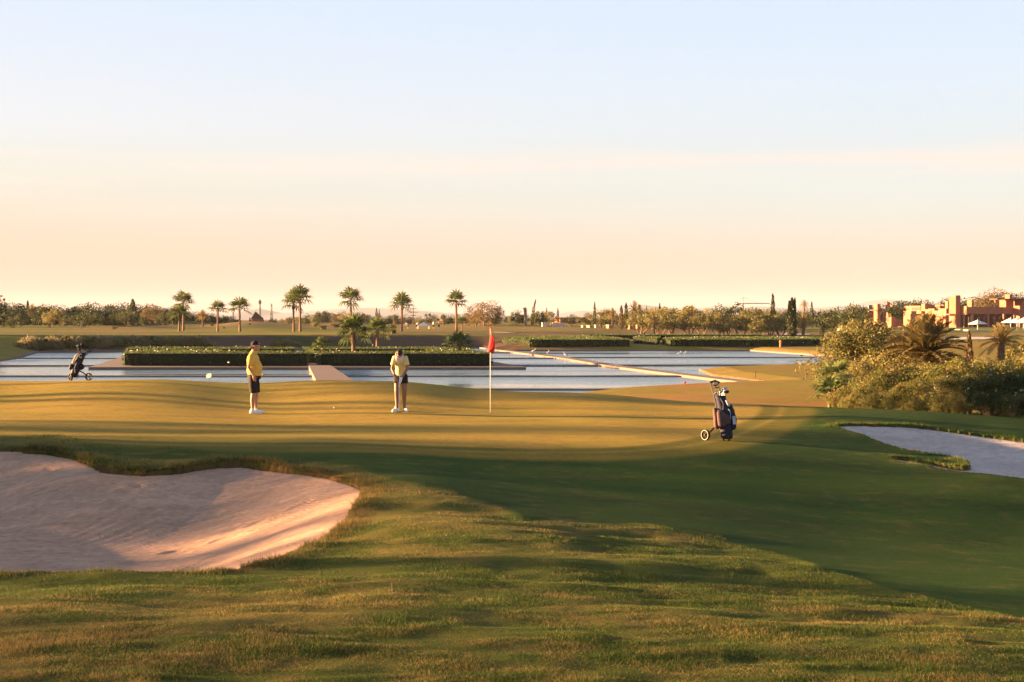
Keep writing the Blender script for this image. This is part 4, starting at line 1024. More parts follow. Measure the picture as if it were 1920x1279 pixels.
# ------------------------------------------------------------------ clubhouse and houses
PHI = math.radians(24); eB = Vector((math.cos(PHI), math.sin(PHI), 0)); eA = Vector((-math.sin(PHI), math.cos(PHI), 0))
def solve(p, e, px):
    k = (px-960)/F; return (k*p.y-p.x)/(e.x-k*e.y)
def abox(mb, px0, pxm, px1, py0, py1, Y, root, zb=None, over=0):
    """block whose near vertical edge stands at column pxm; left face to px0, right face to px1"""
    p = Vector((wx(pxm, Y), Y, 0)); tA = solve(p, eA, px0) if px0 < pxm-.01 else 3.0; tB = solve(p, eB, px1) if px1 > pxm+.01 else 3.0
    if px0 >= pxm-.01: pass
    tA = min(abs(tA), 30); tB = min(abs(tB), 40)
    z1 = wz(py0, Y); z0 = wz(py1, Y) if zb is None else zb
    c = [p, p+eB*tB, p+eB*tB+eA*tA, p+eA*tA]
    V = [(*(v.xy-root.xy), z-root.z) for z in (z0, z1) for v in c]
    mb.add(np.array(V), np.array([(3,2,1,0),(4,5,6,7),(0,1,5,4),(1,2,6,5),(2,3,7,6),(3,0,4,7)])); return p, tA, tB, z0, z1
def building(name, px, Y, zb, label, cat):
    loc = Vector((wx(px, Y), Y, zb)); r = thing(name, loc, label, cat); return r, loc
def blk(nm, r, loc, a, m, zb=None):
    mb = MB(); abox(mb, *a, loc, zb); return mb.obj(nm, m, r)
def win(r, loc, face, px0, px1, py0, py1, Y, parent=None, pxe=None, panes=2):
    """window set on the A or B face whose plane passes through the near edge column pxe at Y"""
    e, n = (eA, -eB) if face == 'A' else (eB, -eA)
    p = Vector((wx(pxe, Y), Y, 0)); t0, t1 = sorted((solve(p, e, px0), solve(p, e, px1))); z1, z0 = wz(py0, Y), wz(py1, Y)
    def slab(mb, a0, a1, b0, b1, o0, o1):
        V = [(*((p+e*a+n*o).xy-loc.xy), z-loc.z) for z in (b0, b1) for a, o in ((a0, o0), (a1, o0), (a1, o1), (a0, o1))]
        mb.add(np.array(V), np.array([(3,2,1,0),(4,5,6,7),(0,1,5,4),(1,2,6,5),(2,3,7,6),(3,0,4,7)]))
    fr = MB(); w = .12
    slab(fr, t0, t1, z0, z0+w, -.05, .10); slab(fr, t0, t1, z1-w, z1, -.05, .10)
    for k in range(panes+1):
        c = t0+(t1-t0-w)*k/panes; slab(fr, c, c+w, z0+w, z1-w, -.05, .09)
    f = fr.obj('window', M['adobe2'], r); g = MB(); slab(g, t0+.05, t1-.05, z0+.05, z1-.05, -.05, .03); g.obj('pane', M['glass'], f)
zc = .35
YV = 350
r, loc = building('terracotta_villa', 1655, YV, zc, 'stepped terracotta house left of the clubhouse, with a slim orange chimney tower', 'house')
blk('wing', r, loc, (1616, 1622, 1640, 587, 620, YV+8), M['adobe'], -.5)
blk('tower', r, loc, (1638.5, 1645, 1651, 570, 620, YV+2), M['adobe2'], -.5)
blk('wall', r, loc, (1655, 1671, 1679, 583.5, 620, YV), M['adobe2'], -.5)
blk('wall', r, loc, (1668, 1673, 1693, 572, 620, YV+9), M['adobe'], -.5)
blk('chimney', r, loc, (1660.5, 1663, 1669, 566.5, 584, YV+2), M['adobe'])
blk('upper_block', r, loc, (1627, 1629, 1636, 572, 588, YV+14), M['steel'])
blk('flat_roof', r, loc, (1629, 1646, 1659, 580.5, 582.5, YV-1), M['wood'])
win(r, loc, 'A', 1658, 1667, 594, 604, YV, pxe=1671); win(r, loc, 'B', 1678, 1688, 589, 596, YV+9, pxe=1673)
blk('porch', r, loc, (1638, 1650, 1662, 606.5, 609, YV-8), M['adobe2'])
for px in (1640, 1650, 1660): blk('pillar', r, loc, (px-1, px, px+1.2, 609, 620, YV-8), M['adobe2'], -.5)
YH = 345
r, loc = building('terrace_house', 1745, YH, zc, 'long low sunlit terracotta house with roof windows, between villa and tower', 'house')
blk('wall', r, loc, (1694, 1727, 1733, 583, 620, YH+4), M['adobe2'], -.5)
blk('upper_storey', r, loc, (1695, 1726, 1729, 573.5, 584, YH+7), M['adobe2'])
blk('wall', r, loc, (1727, 1774, 1790, 578.5, 620, YH-3), M['adobe2'], -.5)
blk('pier', r, loc, (1727.5, 1734, 1736, 570, 580, YH), M['adobe2'])
blk('upper_block', r, loc, (1735, 1736, 1753, 571, 580, YH+3), M['adobe'])
blk('upper_storey', r, loc, (1747, 1769, 1772, 571.5, 580, YH+3), M['adobe2'])
blk('parapet', r, loc, (1772, 1777, 1783, 564.5, 582, YH-2), M['adobe2'])
blk('awning', r, loc, (1728, 1768, 1790, 593, 595, YH-9), M['adobe2'])
win(r, loc, 'A', 1709.5, 1717, 575.5, 582.5, YH+7, pxe=1726, panes=1); win(r, loc, 'A', 1717.6, 1725, 575.5, 582.5, YH+7, pxe=1726, panes=1)
win(r, loc, 'A', 1698, 1703, 577, 582, YH+7, pxe=1726, panes=1)
win(r, loc, 'A', 1749, 1758, 573, 579.3, YH+3, pxe=1769, panes=1); win(r, loc, 'A', 1759.5, 1767, 573, 579.3, YH+3, pxe=1769, panes=1)
win(r, loc, 'A', 1745, 1750, 600, 612, YH-3, pxe=1774, panes=1); win(r, loc, 'A', 1757, 1762, 600, 612, YH-3, pxe=1774, panes=1)
YC = 325
r, loc = building('clubhouse', 1850, YC, zc, 'large terracotta clubhouse with square tower and dark pillared terrace at the right edge', 'clubhouse')
t = blk('tower', r, loc, (1779.5, 1792, 1801, 555.5, 622, YC), M['adobe'], -.5)
mb = MB(); p, tA, tB, z0, z1 = abox(MB(), 1779.5, 1792, 1801, 555.5, 590, YC, loc)
for k in range(5):
    q = p+eB*(tB*(k+.25)/5); V = [(*((q+eB*a+eA*o).xy-loc.xy), z-loc.z) for z in (z1, z1+.22) for a, o in ((0,.02),(tB*.10,.02),(tB*.10,.3),(0,.3))]
    mb.add(np.array(V), np.array([(3,2,1,0),(4,5,6,7),(0,1,5,4),(1,2,6,5),(2,3,7,6),(3,0,4,7)]))
mb.obj('battlement', M['adobe'], t)
blk('wall', r, loc, (1799.5, 1812, 1815, 574, 590, YC-1), M['adobe2'])
blk('parapet', r, loc, (1811, 1812.5, 1906, 575.5, 588.5, YC-2), M['adobe'])
blk('interior', r, loc, (1790, 1796, 1932, 588.8, 622, YC+4), M['interior'], -.5)  # solid block; the shade inside the terrace is put into its dark colour
# roof slab over the terrace and its pillars
blk('terrace_roof', r, loc, (1765, 1792, 1796, 588.5, 590.5, YC-2.5), M['adobe2'])
for px, w in ((1792.5, 3.6), (1807.5, 3), (1823, 4), (1852.5, 4.4), (1882, 4.6), (1910, 6)):
    d = (px-1792.5)/F*YC*math.tan(PHI)*.96
    blk('pillar', r, loc, (px-w*.45, px, px+w*.62, 588.4, 622, YC-2.2+d), M['adobe'], -.5)
for px in (1767, 1774, 1781): blk('pillar', r, loc, (px-1.2, px, px+1.6, 590, 622, YC+5), M['adobe2'], -.5)
for px in (1798, 1816, 1832, 1843, 1862, 1872, 1892, 1900):
    d = (px-1792.5)/F*YC*math.tan(PHI)*.96; f = blk('glass_door', r, loc, (px-.5, px, px+4.5, 594, 617, YC+1.9+d), M['glass'], .4)
    blk('door_post', f, loc, (px+4.6, px+4.8, px+5.4, 592, 618, YC+1.7+d), M['wood'], .4).parent = f
blk('roof_block', r, loc, (1813.5, 1822, 1826, 562.5, 577, YC+6), M['adobe'])
blk('roof_block', r, loc, (1884, 1893, 1899, 552, 562, YC+10), M['adobe'])
pv = blk('roof_pavilion', r, loc, (1874, 1886, 1925, 562.3, 577, YC+9), M['adobe'])
blk('flat_canopy', r, loc, (1855, 1870, 1940, 560, 562.0, YC+5), M['wood'])
for px in (1866, 1886, 1902, 1918): blk('pillar', r, loc, (px-1.4, px, px+2, 562, 577, YC+6.5+(px-1866)/F*YC*.42), M['adobe2'])
blk('side_block', r, loc, (1900, 1912, 1945, 573.5, 622, YC+1), M['adobe'], -.5)
for px in (1821, 1851, 1880):
    d = (px-1792.5)/F*YC*math.tan(PHI)*.96; mb = MB(); q = Vector((wx(px, YC-2.6+d), YC-2.6+d, wz(583, YC)))-loc
    mb.tube([q, q+Vector((0,0,.55))], [.16,.10], 8); mb.tube([q+Vector((-.4,-.1,.75)), q+Vector((0,0,.45)), q+Vector((.4,-.1,.8))], [.07,.10,.07], 6); mb.obj('wall_lamp', M['adobe2'], r)
mb = MB(); abox(mb, 1788, 1800, 1960, 617.5, 621.5, 300, Vector((0,0,0)), -.3); tag(mb.obj('terrace_wall', M['villa']), 'low pale wall of the clubhouse terrace', 'wall')
mb = MB(); abox(mb, 1806, 1815, 1960, 618.5, 627, 288, Vector((0,0,0)), -.4); tag(mb.obj('terrace_step', M['villa']), 'lower pale step in front of the clubhouse terrace wall', 'wall')
def parasol(px, Y, w, top, lab):
    zb = wz(620, Y); h = wz(top, Y)-zb; r = thing('parasol', (wx(px, Y), Y, zb), lab, 'parasol', 'cream parasols on the clubhouse terrace', PHI)
    a = w/2; zt = h; ze = h*.66
    V = [(-a,-a,ze),(a,-a,ze),(a,a,ze),(-a,a,ze),(0,0,zt),(-a,-a,ze-.12),(a,-a,ze-.12),(a,a,ze-.12),(-a,a,ze-.12),(0,0,zt-.15)]
    MB().add(np.array(V), [(0,1,4),(1,2,4),(2,3,4),(3,0,4),(0,5,6,1),(1,6,7,2),(2,7,8,3),(3,8,5,0),(6,5,9),(7,6,9),(8,7,9),(5,8,9)]).obj('canopy', M['canvas'], r)
    MB().tube([(0,0,0),(0,0,zt+.12)], .055, 8).obj('pole', M['white'], r); MB().lathe([(0,0),(.35,0),(.35,.08),(.08,.12),(0,.12)], 12).obj('base', M['villa'], r)
for px, Y, w, top, lab in ((1833, 300, 2.7, 600, 'cream parasol standing alone, left of the others'), (1895, 303, 2.7, 596, 'cream parasol, first of the overlapping three at the right edge'),
                           (1907, 300, 2.7, 596, 'cream parasol, middle one of the overlapping three'), (1919, 297, 2.7, 596, 'cream parasol cut by the right edge')):
    parasol(px, Y, w, top, lab)
mb = MB(); P = crown_pts(1500, 10, (0,0,1.9), (1.6,1.4,1.5), rad=.6, low=-1); leaves(mb, P, .3, .2)
r = thing('round_bush', (wx(1682,325),325,wz(605,325)), 'dark clipped bush in front of the terracotta villa', 'bush', None, 0, (1.15,1.15,1.25)); mb.obj('foliage', M['green_leaf'], r)
# ------------------------------------------------------------------ far small things
def gthing(name, px, Y, lab, cat, group=None, rz=0, sc=1.0, z=None):
    X = wx(px, Y); return thing(name, (X, Y, gz(X, Y) if z is None else z), lab, cat, group, rz, sc)
for px, Y, w, top, bot, m, lab in ((1094, 312, .75, 611, 617, 'cream', 'bright cream box hut, leftmost of the row at the grove edge'), (1107, 316, 1.25, 611.5, 617, 'cream', 'wider dull box hut, second of the row at the grove edge'),
                             (1118, 310, .65, 610, 617, 'cream', 'narrow yellow box hut, third of the row at the grove edge'), (1143, 308, 1.1, 610, 618, 'terra', 'orange sunlit box hut below the rusty conifer'), (1182, 306, 1.0, 608, 617, 'terra', 'orange sunlit box hut among olive trunks'), (1195, 312, .5, 610, 616, 'terra', 'smallest orange box hut among olive trunks')):
    r = gthing('box_hut', px, Y, lab, 'box', 'small sunlit box huts at the grove edge', .5); h = wz(top, Y)-r.location.z
    MB().box(-w/2, w/2, -w/2, w/2, -.3, h).obj('body', M[m], r); MB().prism([(-w*.56,-w*.56),(w*.56,-w*.56),(w*.56,w*.56),(-w*.56,w*.56)], h+.002, h+.08).obj('lid', M['villa'], r)
for px, w, lab in ((1021, 1.2, 'tiny white wall, left of three by the short cypress'), (1042, 1.5, 'tiny white wall, middle of three by the short cypress'), (1053, 1.3, 'tiny white wall, right of three by the short cypress')):
    r = gthing('low_wall', px, 325, lab, 'wall', 'tiny white walls by the far fairway', .3); MB().box(-w/2, w/2, -.3, .3, -.3, .85).obj('wall', M['villa'], r); MB().box(-w/2-.05, w/2+.05, -.36, .36, .85, .93).obj('coping', M['villa'], r)
r = gthing('white_villa', 688, 520, 'small white flat-roofed villa on the skyline behind the putting woman', 'house')
zv = wz(600, 520)-r.location.z
for nm, x0, x1, y0, zt in (('wall', -4.2, 2.0, 0, wz(594.5,520)), ('wing', -2.2, 4.2, -3, wz(596,520)), ('wing', 1.5, 3.6, -4, wz(597,520))):
    w_ = MB().box(x0, x1, y0, y0+5, -2, zt-r.location.z).obj(nm, M['villa'], r)
for k in range(4): MB().box(-3.8+1.9*k, -2.9+1.9*k, -4.06+ (0), -3.0, zt-r.location.z-1.9, zt-r.location.z-.7).obj('window', M['glass'], r)
for px, w_, t_, lab in ((730, 5, 599, 'pinkish low house behind the lone tall palm'), (846, 4, 598, 'pinkish low house right of the green palm shrub'), (1070, 5, 596.5, 'pinkish low house behind the olive trees')):
    r = gthing('low_house', px, 500, lab, 'house', 'pinkish houses on the skyline', .3); h = wz(t_, 500)-r.location.z
    MB().box(-w_, w_, -3, 3, -1, h).obj('wall', M['adobe'], r); MB().box(-w_-.2, w_+.2, -3.2, 3.2, h+.002, h+.25).obj('roof', M['adobe2'], r)
    for k in range(3): MB().box(-w_*.7+k*w_*.6, -w_*.7+k*w_*.6+.9, -3.05, -2.9, h-1.5, h-.5).obj('window', M['glass'], r)
# dark pyramid pavilion on the mound
r = gthing('pyramid_pavilion', 480, 350, 'dark pointed pyramid roof standing on the grassy mound', 'pavilion'); h = wz(584, 350)-r.location.z
MB().add(np.array([(-1.0,-1.6,h*.28),(1.9,-1.2,h*.28),(1.7,1.6,h*.28),(-.9,1.5,h*.28),(-.1,0,h)]), [(0,1,4),(1,2,4),(2,3,4),(3,0,4),(3,2,1,0)]).obj('roof', M['wood'], r)
MB().box(-.8, 1.5, -1.0, 1.2, -.4, h*.28-.005).obj('wall', M['adobe'], r)
for x, y in ((-.9,-1.4),(1.7,-1.1),(1.5,1.4),(-.8,1.4)): MB().tube([(x,y,-.4),(x,y,h*.29)], .07, 6).obj('post', M['wood'], r)
tag(MB().add(np.array([(wx(463,352),352,0),(wx(474,352),352,0),(wx(473,352),355,0),(wx(464,352),355,0),(wx(467,352),353,wz(593.5,352))])+np.array([0,0,0]), [(0,1,4),(1,2,4),(2,3,4),(3,0,4),(3,2,1,0)]).obj('small_tent', M['wood']), 'low dark tent left of the pyramid roof', 'tent')
def mast(px, Y, top, lab, kind):
    r = gthing('lattice_mast' if kind == 'l' else 'utility_pole', px, Y, lab, 'mast' if kind == 'l' else 'pole'); h = wz(top, Y)-r.location.z
    mb = MB()
    if kind == 'l':
        a = .28
        for k in range(4):
            s = ((-a,-a),(a,-a),(a,a),(-a,a))[k]; mb.tube([(s[0],s[1],-1),(s[0]*.5,s[1]*.5,h)], .07, 4)
        n = int(h/1.2)
        for k in range(n):
            z = h*k/n; s = a*(1-.5*k/n); mb.tube([(-s,-s,z),(s,s,z+h/n)], .04, 4); mb.tube([(s,-s,z),(-s,s,z+h/n)], .04, 4)
        mb.obj('lattice', M['steel'], r)
    else: mb.tube([(0,0,-1),(0,0,h)], [.16,.10], 7).obj('pole', M['wood'], r)
    return r, h
r, h = mast(487, 430, 565, 'lattice mast with a lamp head above the dark pyramid roof', 'l'); MB().lathe([(0,h-.9),(.45,h-.7),(.5,h-.2),(.2,h+.5),(0,h+.6)], 8).obj('lamp_head', M['steel'], r)
mast(509, 430, 569.5, 'plain lattice mast right of the dark pyramid roof', 'l')
mast(437, 430, 574.5, 'thin mast just left of the stout fan palm', 'l')
r, h = mast(775, 430, 576, 'utility pole with three crossarms right of the lone tall palm', 'p')
for k, w in ((0, 1.1), (1, 1.5), (2, .9)): MB().box(-w, w, -.08, .08, h-.6-k*1.0, h-.42-k*1.0).obj('crossarm', M['wood'], r)
# crane on the horizon
r = gthing('tower_crane', 1393, 900, 'pale tower crane with long jib on the horizon above the grove', 'crane', None, 0); h = wz(569, 900)-r.location.z
mb = MB(); mb.box(-.45,.45,-.45,.45,-1,h-.4).obj('mast', M['cream'], r)
MB().tube([(-3.5,0,h),(17,0,h)], .28, 4).obj('jib', M['cream'], r); MB().tube([(0,0,h),(0,0,h+4)], [.35,.12], 4).obj('apex', M['cream'], r)
MB().tube([(0,0,h+4),(9,0,h+.2)], .08, 4).obj('tie', M['cream'], r); MB().tube([(0,0,h+4),(-3.2,0,h+.2)], .08, 4).obj('tie', M['cream'], r); MB().box(-3.8,-2.4,-.5,.5,h-1.3,h-.2).obj('counterweight', M['steel'], r)
# far marquee, signpost, urns
r = gthing('marquee', 794, 310, 'small white open tent on the far fairway behind the woman', 'tent'); w = 1.3
MB().add(np.array([(-w,-w,.65),(w,-w,.65),(w,w,.65),(-w,w,.65),(0,0,1.5),(0,0,1.42)]), [(0,1,4),(1,2,4),(2,3,4),(3,0,4),(1,0,5),(2,1,5),(3,2,5),(0,3,5)]).obj('canopy', M['canvas'], r)
for x in (-1.2, 1.2):
    for y in (-1.2, 1.2): MB().tube([(x,y,-.3),(x,y,.68)], .05, 6).obj('leg', M['white'], r)
r = gthing('signpost', 152, 300, 'wooden signpost with a lit orange board at the left path', 'sign'); MB().tube([(0,0,-.4),(0,0,1.7)], .07, 6).obj('post', M['wood'], r); h=1.7
MB().box(-.16,.16,-.12,.12,.9,2.0).obj('board', M['cream'], r); MB().box(-.2,.2,-.16,.16,2.005,2.5).obj('cap', M['wood'], r)
for px, m, h, lab in ((1575, 'villa', 1.15, 'white rounded urn under the big round tree near the houses'), (1594, 'terra', 1.35, 'tall orange urn right of the white one')):
    r = gthing('garden_urn', px, 270, lab, 'urn', None); MB().lathe([(0,-.1),(.35,-.1),(.38,.1),(.28,.2),(.55,h*.45),(.5,h*.75),(.28,h*.9),(.36,h),(.2,h-.05),(0,h-.1)], 14).obj('body', M[m], r, True)
    MB().lathe([(.0,h-.02),(.38,h-.02),(.42,h+.03),(.38,h+.08),(0,h+.08)], 14).obj('rim', M[m], r)
# stakes
M['red'] = simple('red_paint', (.55,.03,.02), .5, var=.1)
for px, Y, h, m, lab in ((1312.5, 106, .42, 'wood', 'thin dark stake on the grass beside the walkway'), (1416, 91, .34, 'wood', 'thin brown stake on the grass, middle of three'), (1512, 84, .30, 'wood', 'thin brown stake on the grass nearest the right shrubbery'),
                      (1583, 72, .3, 'red', 'small red stake by the right pond end'), (1463.5, 178, .60, 'terra', 'pinkish bollard post at the far right pond edge')):
    r = gthing('stake' if m != 'terra' else 'bollard', px, Y, lab, 'stake' if m != 'terra' else 'bollard'); k = .035 if m != 'terra' else .15
    MB().tube([(0,0,-.2),(0,0,h)], [k, k*.9], 8).obj('shaft', M[m], r); MB().lathe([(0,h),(k*1.3,h),(k*1.3,h+k),(k*.4,h+k*2),(0,h+k*2)], 8).obj('cap', M[m], r)
r = thing('stake', (wx(1281.5,79), 79, WZ), 'small red stake in the water at the nearest weir wall', 'stake', None); MB().tube([(0,-.55,-.5),(0,-.55,.42)], .05, 8).obj('shaft', M['red'], r); MB().ball((0,-.55,.45), .07).obj('cap', M['red'], r)
# white tee sign on a stake
r = thing('green_marker', (wx(392,46.3), 46.3, gz(wx(392,46.3),46.3)), 'small cream oval board on a thin stake at the back of the green', 'sign')
MB().tube([(0,0,-.1),(0,0,.2)], .008, 6).obj('stake', M['steel'], r)
mb = MB(); mb.prism([(.125*math.copysign(abs(math.cos(t))**.6, math.cos(t)), .07*math.copysign(abs(math.sin(t))**.6, math.sin(t))) for t in np.linspace(0, 2*PI, 24, endpoint=False)], -.012, .012)
b = mb.obj('board', M['canvas'], r); b.rotation_euler = (math.radians(80), math.radians(-8), math.radians(-38)); b.location = (0, -.01, .22)
# birds on the walkway
def bird(px, Y, lab, rz, z=WT):
    r = thing('white_bird', (float(wx(px, Y)), Y, z), lab, 'bird', 'white birds by the ponds', rz, 1.25)
    mb = MB(); mb.ball((0,0,.24), (.14,.065,.075), Matrix.Rotation(-.3, 3, 'Y')); mb.tube([(.10,0,.27),(.15,0,.36),(.15,0,.42)], [.035,.022,.026], 7); mb.ball((.165,0,.43), (.04,.028,.028)); mb.tube([(.2,0,.43),(.26,0,.42)], [.012,.003], 5)
    mb.tube([(-.1,0,.22),(-.22,0,.18)], [.05,.012], 6); mb.tube([(0,.02,.2),(0,.02,0)], .009, 5); mb.tube([(0,-.02,.2),(.02,-.02,0)], .009, 5)
    b_ = mb.obj('bird', M['white'], r); remesh(b_, .014)
# ------------------------------------------------------------------ people
def limb(mb, pts, rad, n=14):
    """tapered limb with rounded joints"""
    mb.tube(pts, rad, n)
    for p, r in zip(pts, rad): mb.ball(p, r*.995, nu=n)
def hand(mb, w, d, palm_n, curl=.5, side=1, s=1.0):
    """palm and five fingers from wrist w along d; palm_n = palm normal; side = thumb side"""
    w = Vector(w); d = Vector(d).normalized(); nrm = Vector(palm_n); nrm = (nrm-d*nrm.dot(d)).normalized(); b = d.cross(nrm).normalized()*side
    R = Matrix((d, b, nrm)).transposed()
    mb.ball(w+d*.045*s, (.052*s, .041*s, .017*s), R); mb.tube([w-d*.01, w+d*.03*s], [.026*s, .028*s], 10)
    for k, (o, L) in enumerate(((.030,.070),(.011,.080),(-.009,.074),(-.028,.058))):
        p = w+d*.085*s+b*o*s*.95; a = curl*(.9+.1*k); pts = [p-d*.02*s]; q = p; ang = a*.5
        for seg in (.45,.32,.23):
            q = q+(d*math.cos(ang)+nrm*math.sin(ang))*L*s*seg; pts.append(q); ang += a*.9
        limb(mb, pts, [.0098*s,.0092*s,.0082*s,.0068*s], 8)
    p = w+d*.025*s+b*.028*s; q = p+(d*.6+b*.75+nrm*.35).normalized()*.036*s; q2 = q+(d*.85+b*.3+nrm*.5).normalized()*.03*s
    limb(mb, [p, q, q2], [.0125*s,.0105*s,.008*s], 8)
M['skin'] = simple('skin_tan', (.42,.22,.14), .55, var=.08, spec=.4)
M['skin2'] = simple('skin_brown', (.26,.125,.07), .55, var=.08, spec=.4)
M['yellow'] = simple('yellow_polo', (.66,.42,.085), .85, var=.10, scale=5, bump=.9, bs=16)
M['pale'] = simple('pale_yellow_polo', (.58,.56,.27), .85, var=.10, scale=5, bump=.9, bs=16)
M['black'] = simple('black_cloth', (.014,.012,.016), .85, bump=.9, bs=14)
M['hair'] = simple('dark_hair', (.012,.009,.008), .6)
M['grey'] = simple('grey_hair', (.20,.18,.17), .7)
M['shoe'] = simple('white_leather', (.75,.73,.72), .5, var=.04)
M['chrome'] = simple('club_steel', (.55,.55,.56), .25, metal=1.0, var=.05)
M['rubber'] = simple('black_rubber', (.015,.015,.016), .7)
M['visor'] = simple('visor_cream', (.66,.50,.40), .7, var=.04)
def foot(mb, p, yaw, s=1.0):
    R = Matrix.Rotation(yaw, 3, 'Z'); p = Vector(p)
    f = lambda x, y, z: p+R @ Vector((x, y, z))
    mb.ball(f(-.035,0,.048), (.055*s,.038*s,.048), R); mb.ball(f(.10,0,.040), (.085*s,.045*s,.038), R); mb.ball(f(.165,0,.032), (.055*s,.043*s,.030), R)
    mb.tube([f(-.04,0,.03), f(.08,0,.03), f(.16,0,.028)], [.036*s,.044*s,.040*s], 12); mb.tube([f(-.01,0,.04), f(-.015,0,.125)], [.05*s,.043*s], 12)
def sole(mb, p, yaw, s=1.0):
    R = Matrix.Rotation(yaw, 3, 'Z'); p = Vector(p); pl = [(-.085,-.03),(-.05,-.042),(.05,-.040),(.14,-.05),(.205,-.03),(.225,0),(.205,.03),(.14,.05),(.05,.040),(-.05,.042),(-.085,.03)]
    mb.prism([tuple((p+R @ Vector((x, y*s, 0))).xy) for x, y in pl], p.z-.005, p.z+.018)
YP = 35.6
# the man in yellow
gx = wx(476.5, YP); man = thing('person', (gx, YP, gz(gx, YP)), 'person in bright yellow polo, black shorts and backwards black cap, standing in profile', 'person')
b = MB(); H = (.035, 0, 1.675)
b.ball(H, (.098,.076,.112)); b.ball((.075,0,1.625), (.055,.055,.05)); b.ball((.105,0,1.59), (.028,.035,.024)); b.ball((.128,0,1.672), (.020,.014,.018)); b.tube([(.112,0,1.705),(.145,0,1.662)], [.010,.015], 8)
b.ball((.128,0,1.632), (.012,.026,.008)); b.ball((.128,0,1.618), (.012,.022,.008)); b.ball((.118,.03,1.70), (.012,.022,.008)); b.ball((.118,-.03,1.70), (.012,.022,.008))
for s in (1, -1): b.ball((.02, .076*s, 1.665), (.020,.010,.032))
b.tube([(-.02,0,1.50),(.01,0,1.60)], [.072,.062], 14)
b.ball((-.02,0,1.32), (.13,.19,.20)); b.ball((.03,0,1.10), (.15,.17,.18)); b.ball((-.02,0,.95), (.14,.165,.12))
limb(b, [(-.03,-.20,1.42),(-.09,-.255,1.16),(.035,-.27,.95)], [.056,.043,.028]); limb(b, [(-.03,.20,1.42),(-.06,.26,1.16),(.10,.22,1.0)], [.056,.043,.028])
hand(b, (.035,-.27,.95), (.25,.05,-1), (-.1,1,.1), .45, 1); hand(b, (.10,.22,1.0), (1,-.3,-.3), (0,-.5,-1), 1.1, -1)
for s, dx in ((-1, -.005), (1, .035)): limb(b, [(-.03,.09*s,.90),(dx+.005,.10*s,.52),(dx-.02,.10*s,.34),(dx-.01,.10*s,.10)], [.088,.060,.057,.036], 16)
ob = b.obj('body', M['skin'], man, True); remesh(ob, .0075)
s_ = MB(); s_.ball((-.025,0,1.33), (.158,.215,.195)); s_.ball((.035,0,1.13), (.172,.19,.235)); s_.ball((-.03,0,1.08), (.155,.19,.20)); s_.tube([(.018,0,1.10),(.015,0,.945)], [.172,.166], 22, flat=(1.05,1.0)); s_.tube([(-.03,0,1.46),(-.012,0,1.545)], [.10,.075], 16)
for s in (1, -1): s_.ball((-.035, .185*s, 1.43), (.075,.07,.07)); s_.tube([(-.035,.18*s,1.45),(-.07,.245*s,1.20)], [.075,.072], 14)
s_.tube([(.03,0,1.485),(.0,0,1.535)], [.085,.080], 16)
sh = s_.obj('polo_shirt', M['yellow'], man, True); remesh(sh, .011)
cl = MB(); cl.tube([(-.005,0,1.515),(.006,0,1.560)], [.080,.070], 18); co = cl.obj('collar', M['yellow'], sh)
q = MB(); q.tube([(.0,0,.985),(-.0,0,.86)], [.168,.170], 22, flat=(1.0,1.0))
for s, dx in ((-1, -.0), (1, .03)): q.tube([(-.015,.085*s,.93),(dx-.01,.10*s,.70),(dx+.005,.10*s,.515)], [.115,.105,.096], 18)
remesh(q.obj('shorts', M['black'], man, True), .012)
c = MB(); c.lathe([(.0,.108),(.04,.103),(.078,.080),(.100,.040),(.106,.0),(.100,-.004),(0,-.004)], 20, (.020,0,1.712), Matrix.Diagonal((1.0,.82,1)).to_4x4() @ Matrix.Rotation(-.12, 4, 'Y')); cap = c.obj('cap', M['black'], man, True)
v = MB(); V = [];
for k in range(9):
    a = math.radians(110+140*k/8); V += [(.02+.095*math.cos(a), .082*math.sin(a), 1.69), (.0+.17*math.cos(a), .088*math.sin(a), 1.625)]
V += [(x, y, z-.008) for x, y, z in V]; Fc = [(2*k, 2*k+2, 2*k+3, 2*k+1) for k in range(8)]+[(18+2*k, 18+2*k+1, 18+2*k+3, 18+2*k+2) for k in range(8)]+[(2*k+1, 2*k+3, 18+2*k+3, 18+2*k+1) for k in range(8)]
v.add(np.array(V), Fc).obj('cap_brim', M['black'], cap)
MB().ball((.118,-.0,1.752), (.012,.018,.014)).obj('emblem', M['white'], cap)
hh = MB(); hh.ball((-.02,0,1.655), (.075,.079,.055)); remesh(hh.obj('hair', M['grey'], man, True), .012)
for s, dx in ((-1, -.01), (1, .03)):
    f = MB(); foot(f, (dx, .10*s, .004), -.12*s, 1.05); fo = f.obj('shoe', M['shoe'], man, True); remesh(fo, .009); g = MB(); sole(g, (dx, .10*s, .004), -.12*s, 1.08); g.obj('sole', M['white'], fo)
# the man's putter, tucked behind him
pr = thing('putter', man.location, 'putter with dark shaft sticking out behind the person in yellow', 'golf club')
MB().tube([(.15,.20,.98),(-.12,.21,1.085)], [.013,.011], 8).obj('grip', M['rubber'], pr); MB().tube([(-.12,.21,1.085),(-.66,.22,1.25)], .006, 7).obj('shaft', M['rubber'], pr); MB().ball((-.68,.22,1.27), (.022,.05,.03)).obj('head', M['chrome'], pr)
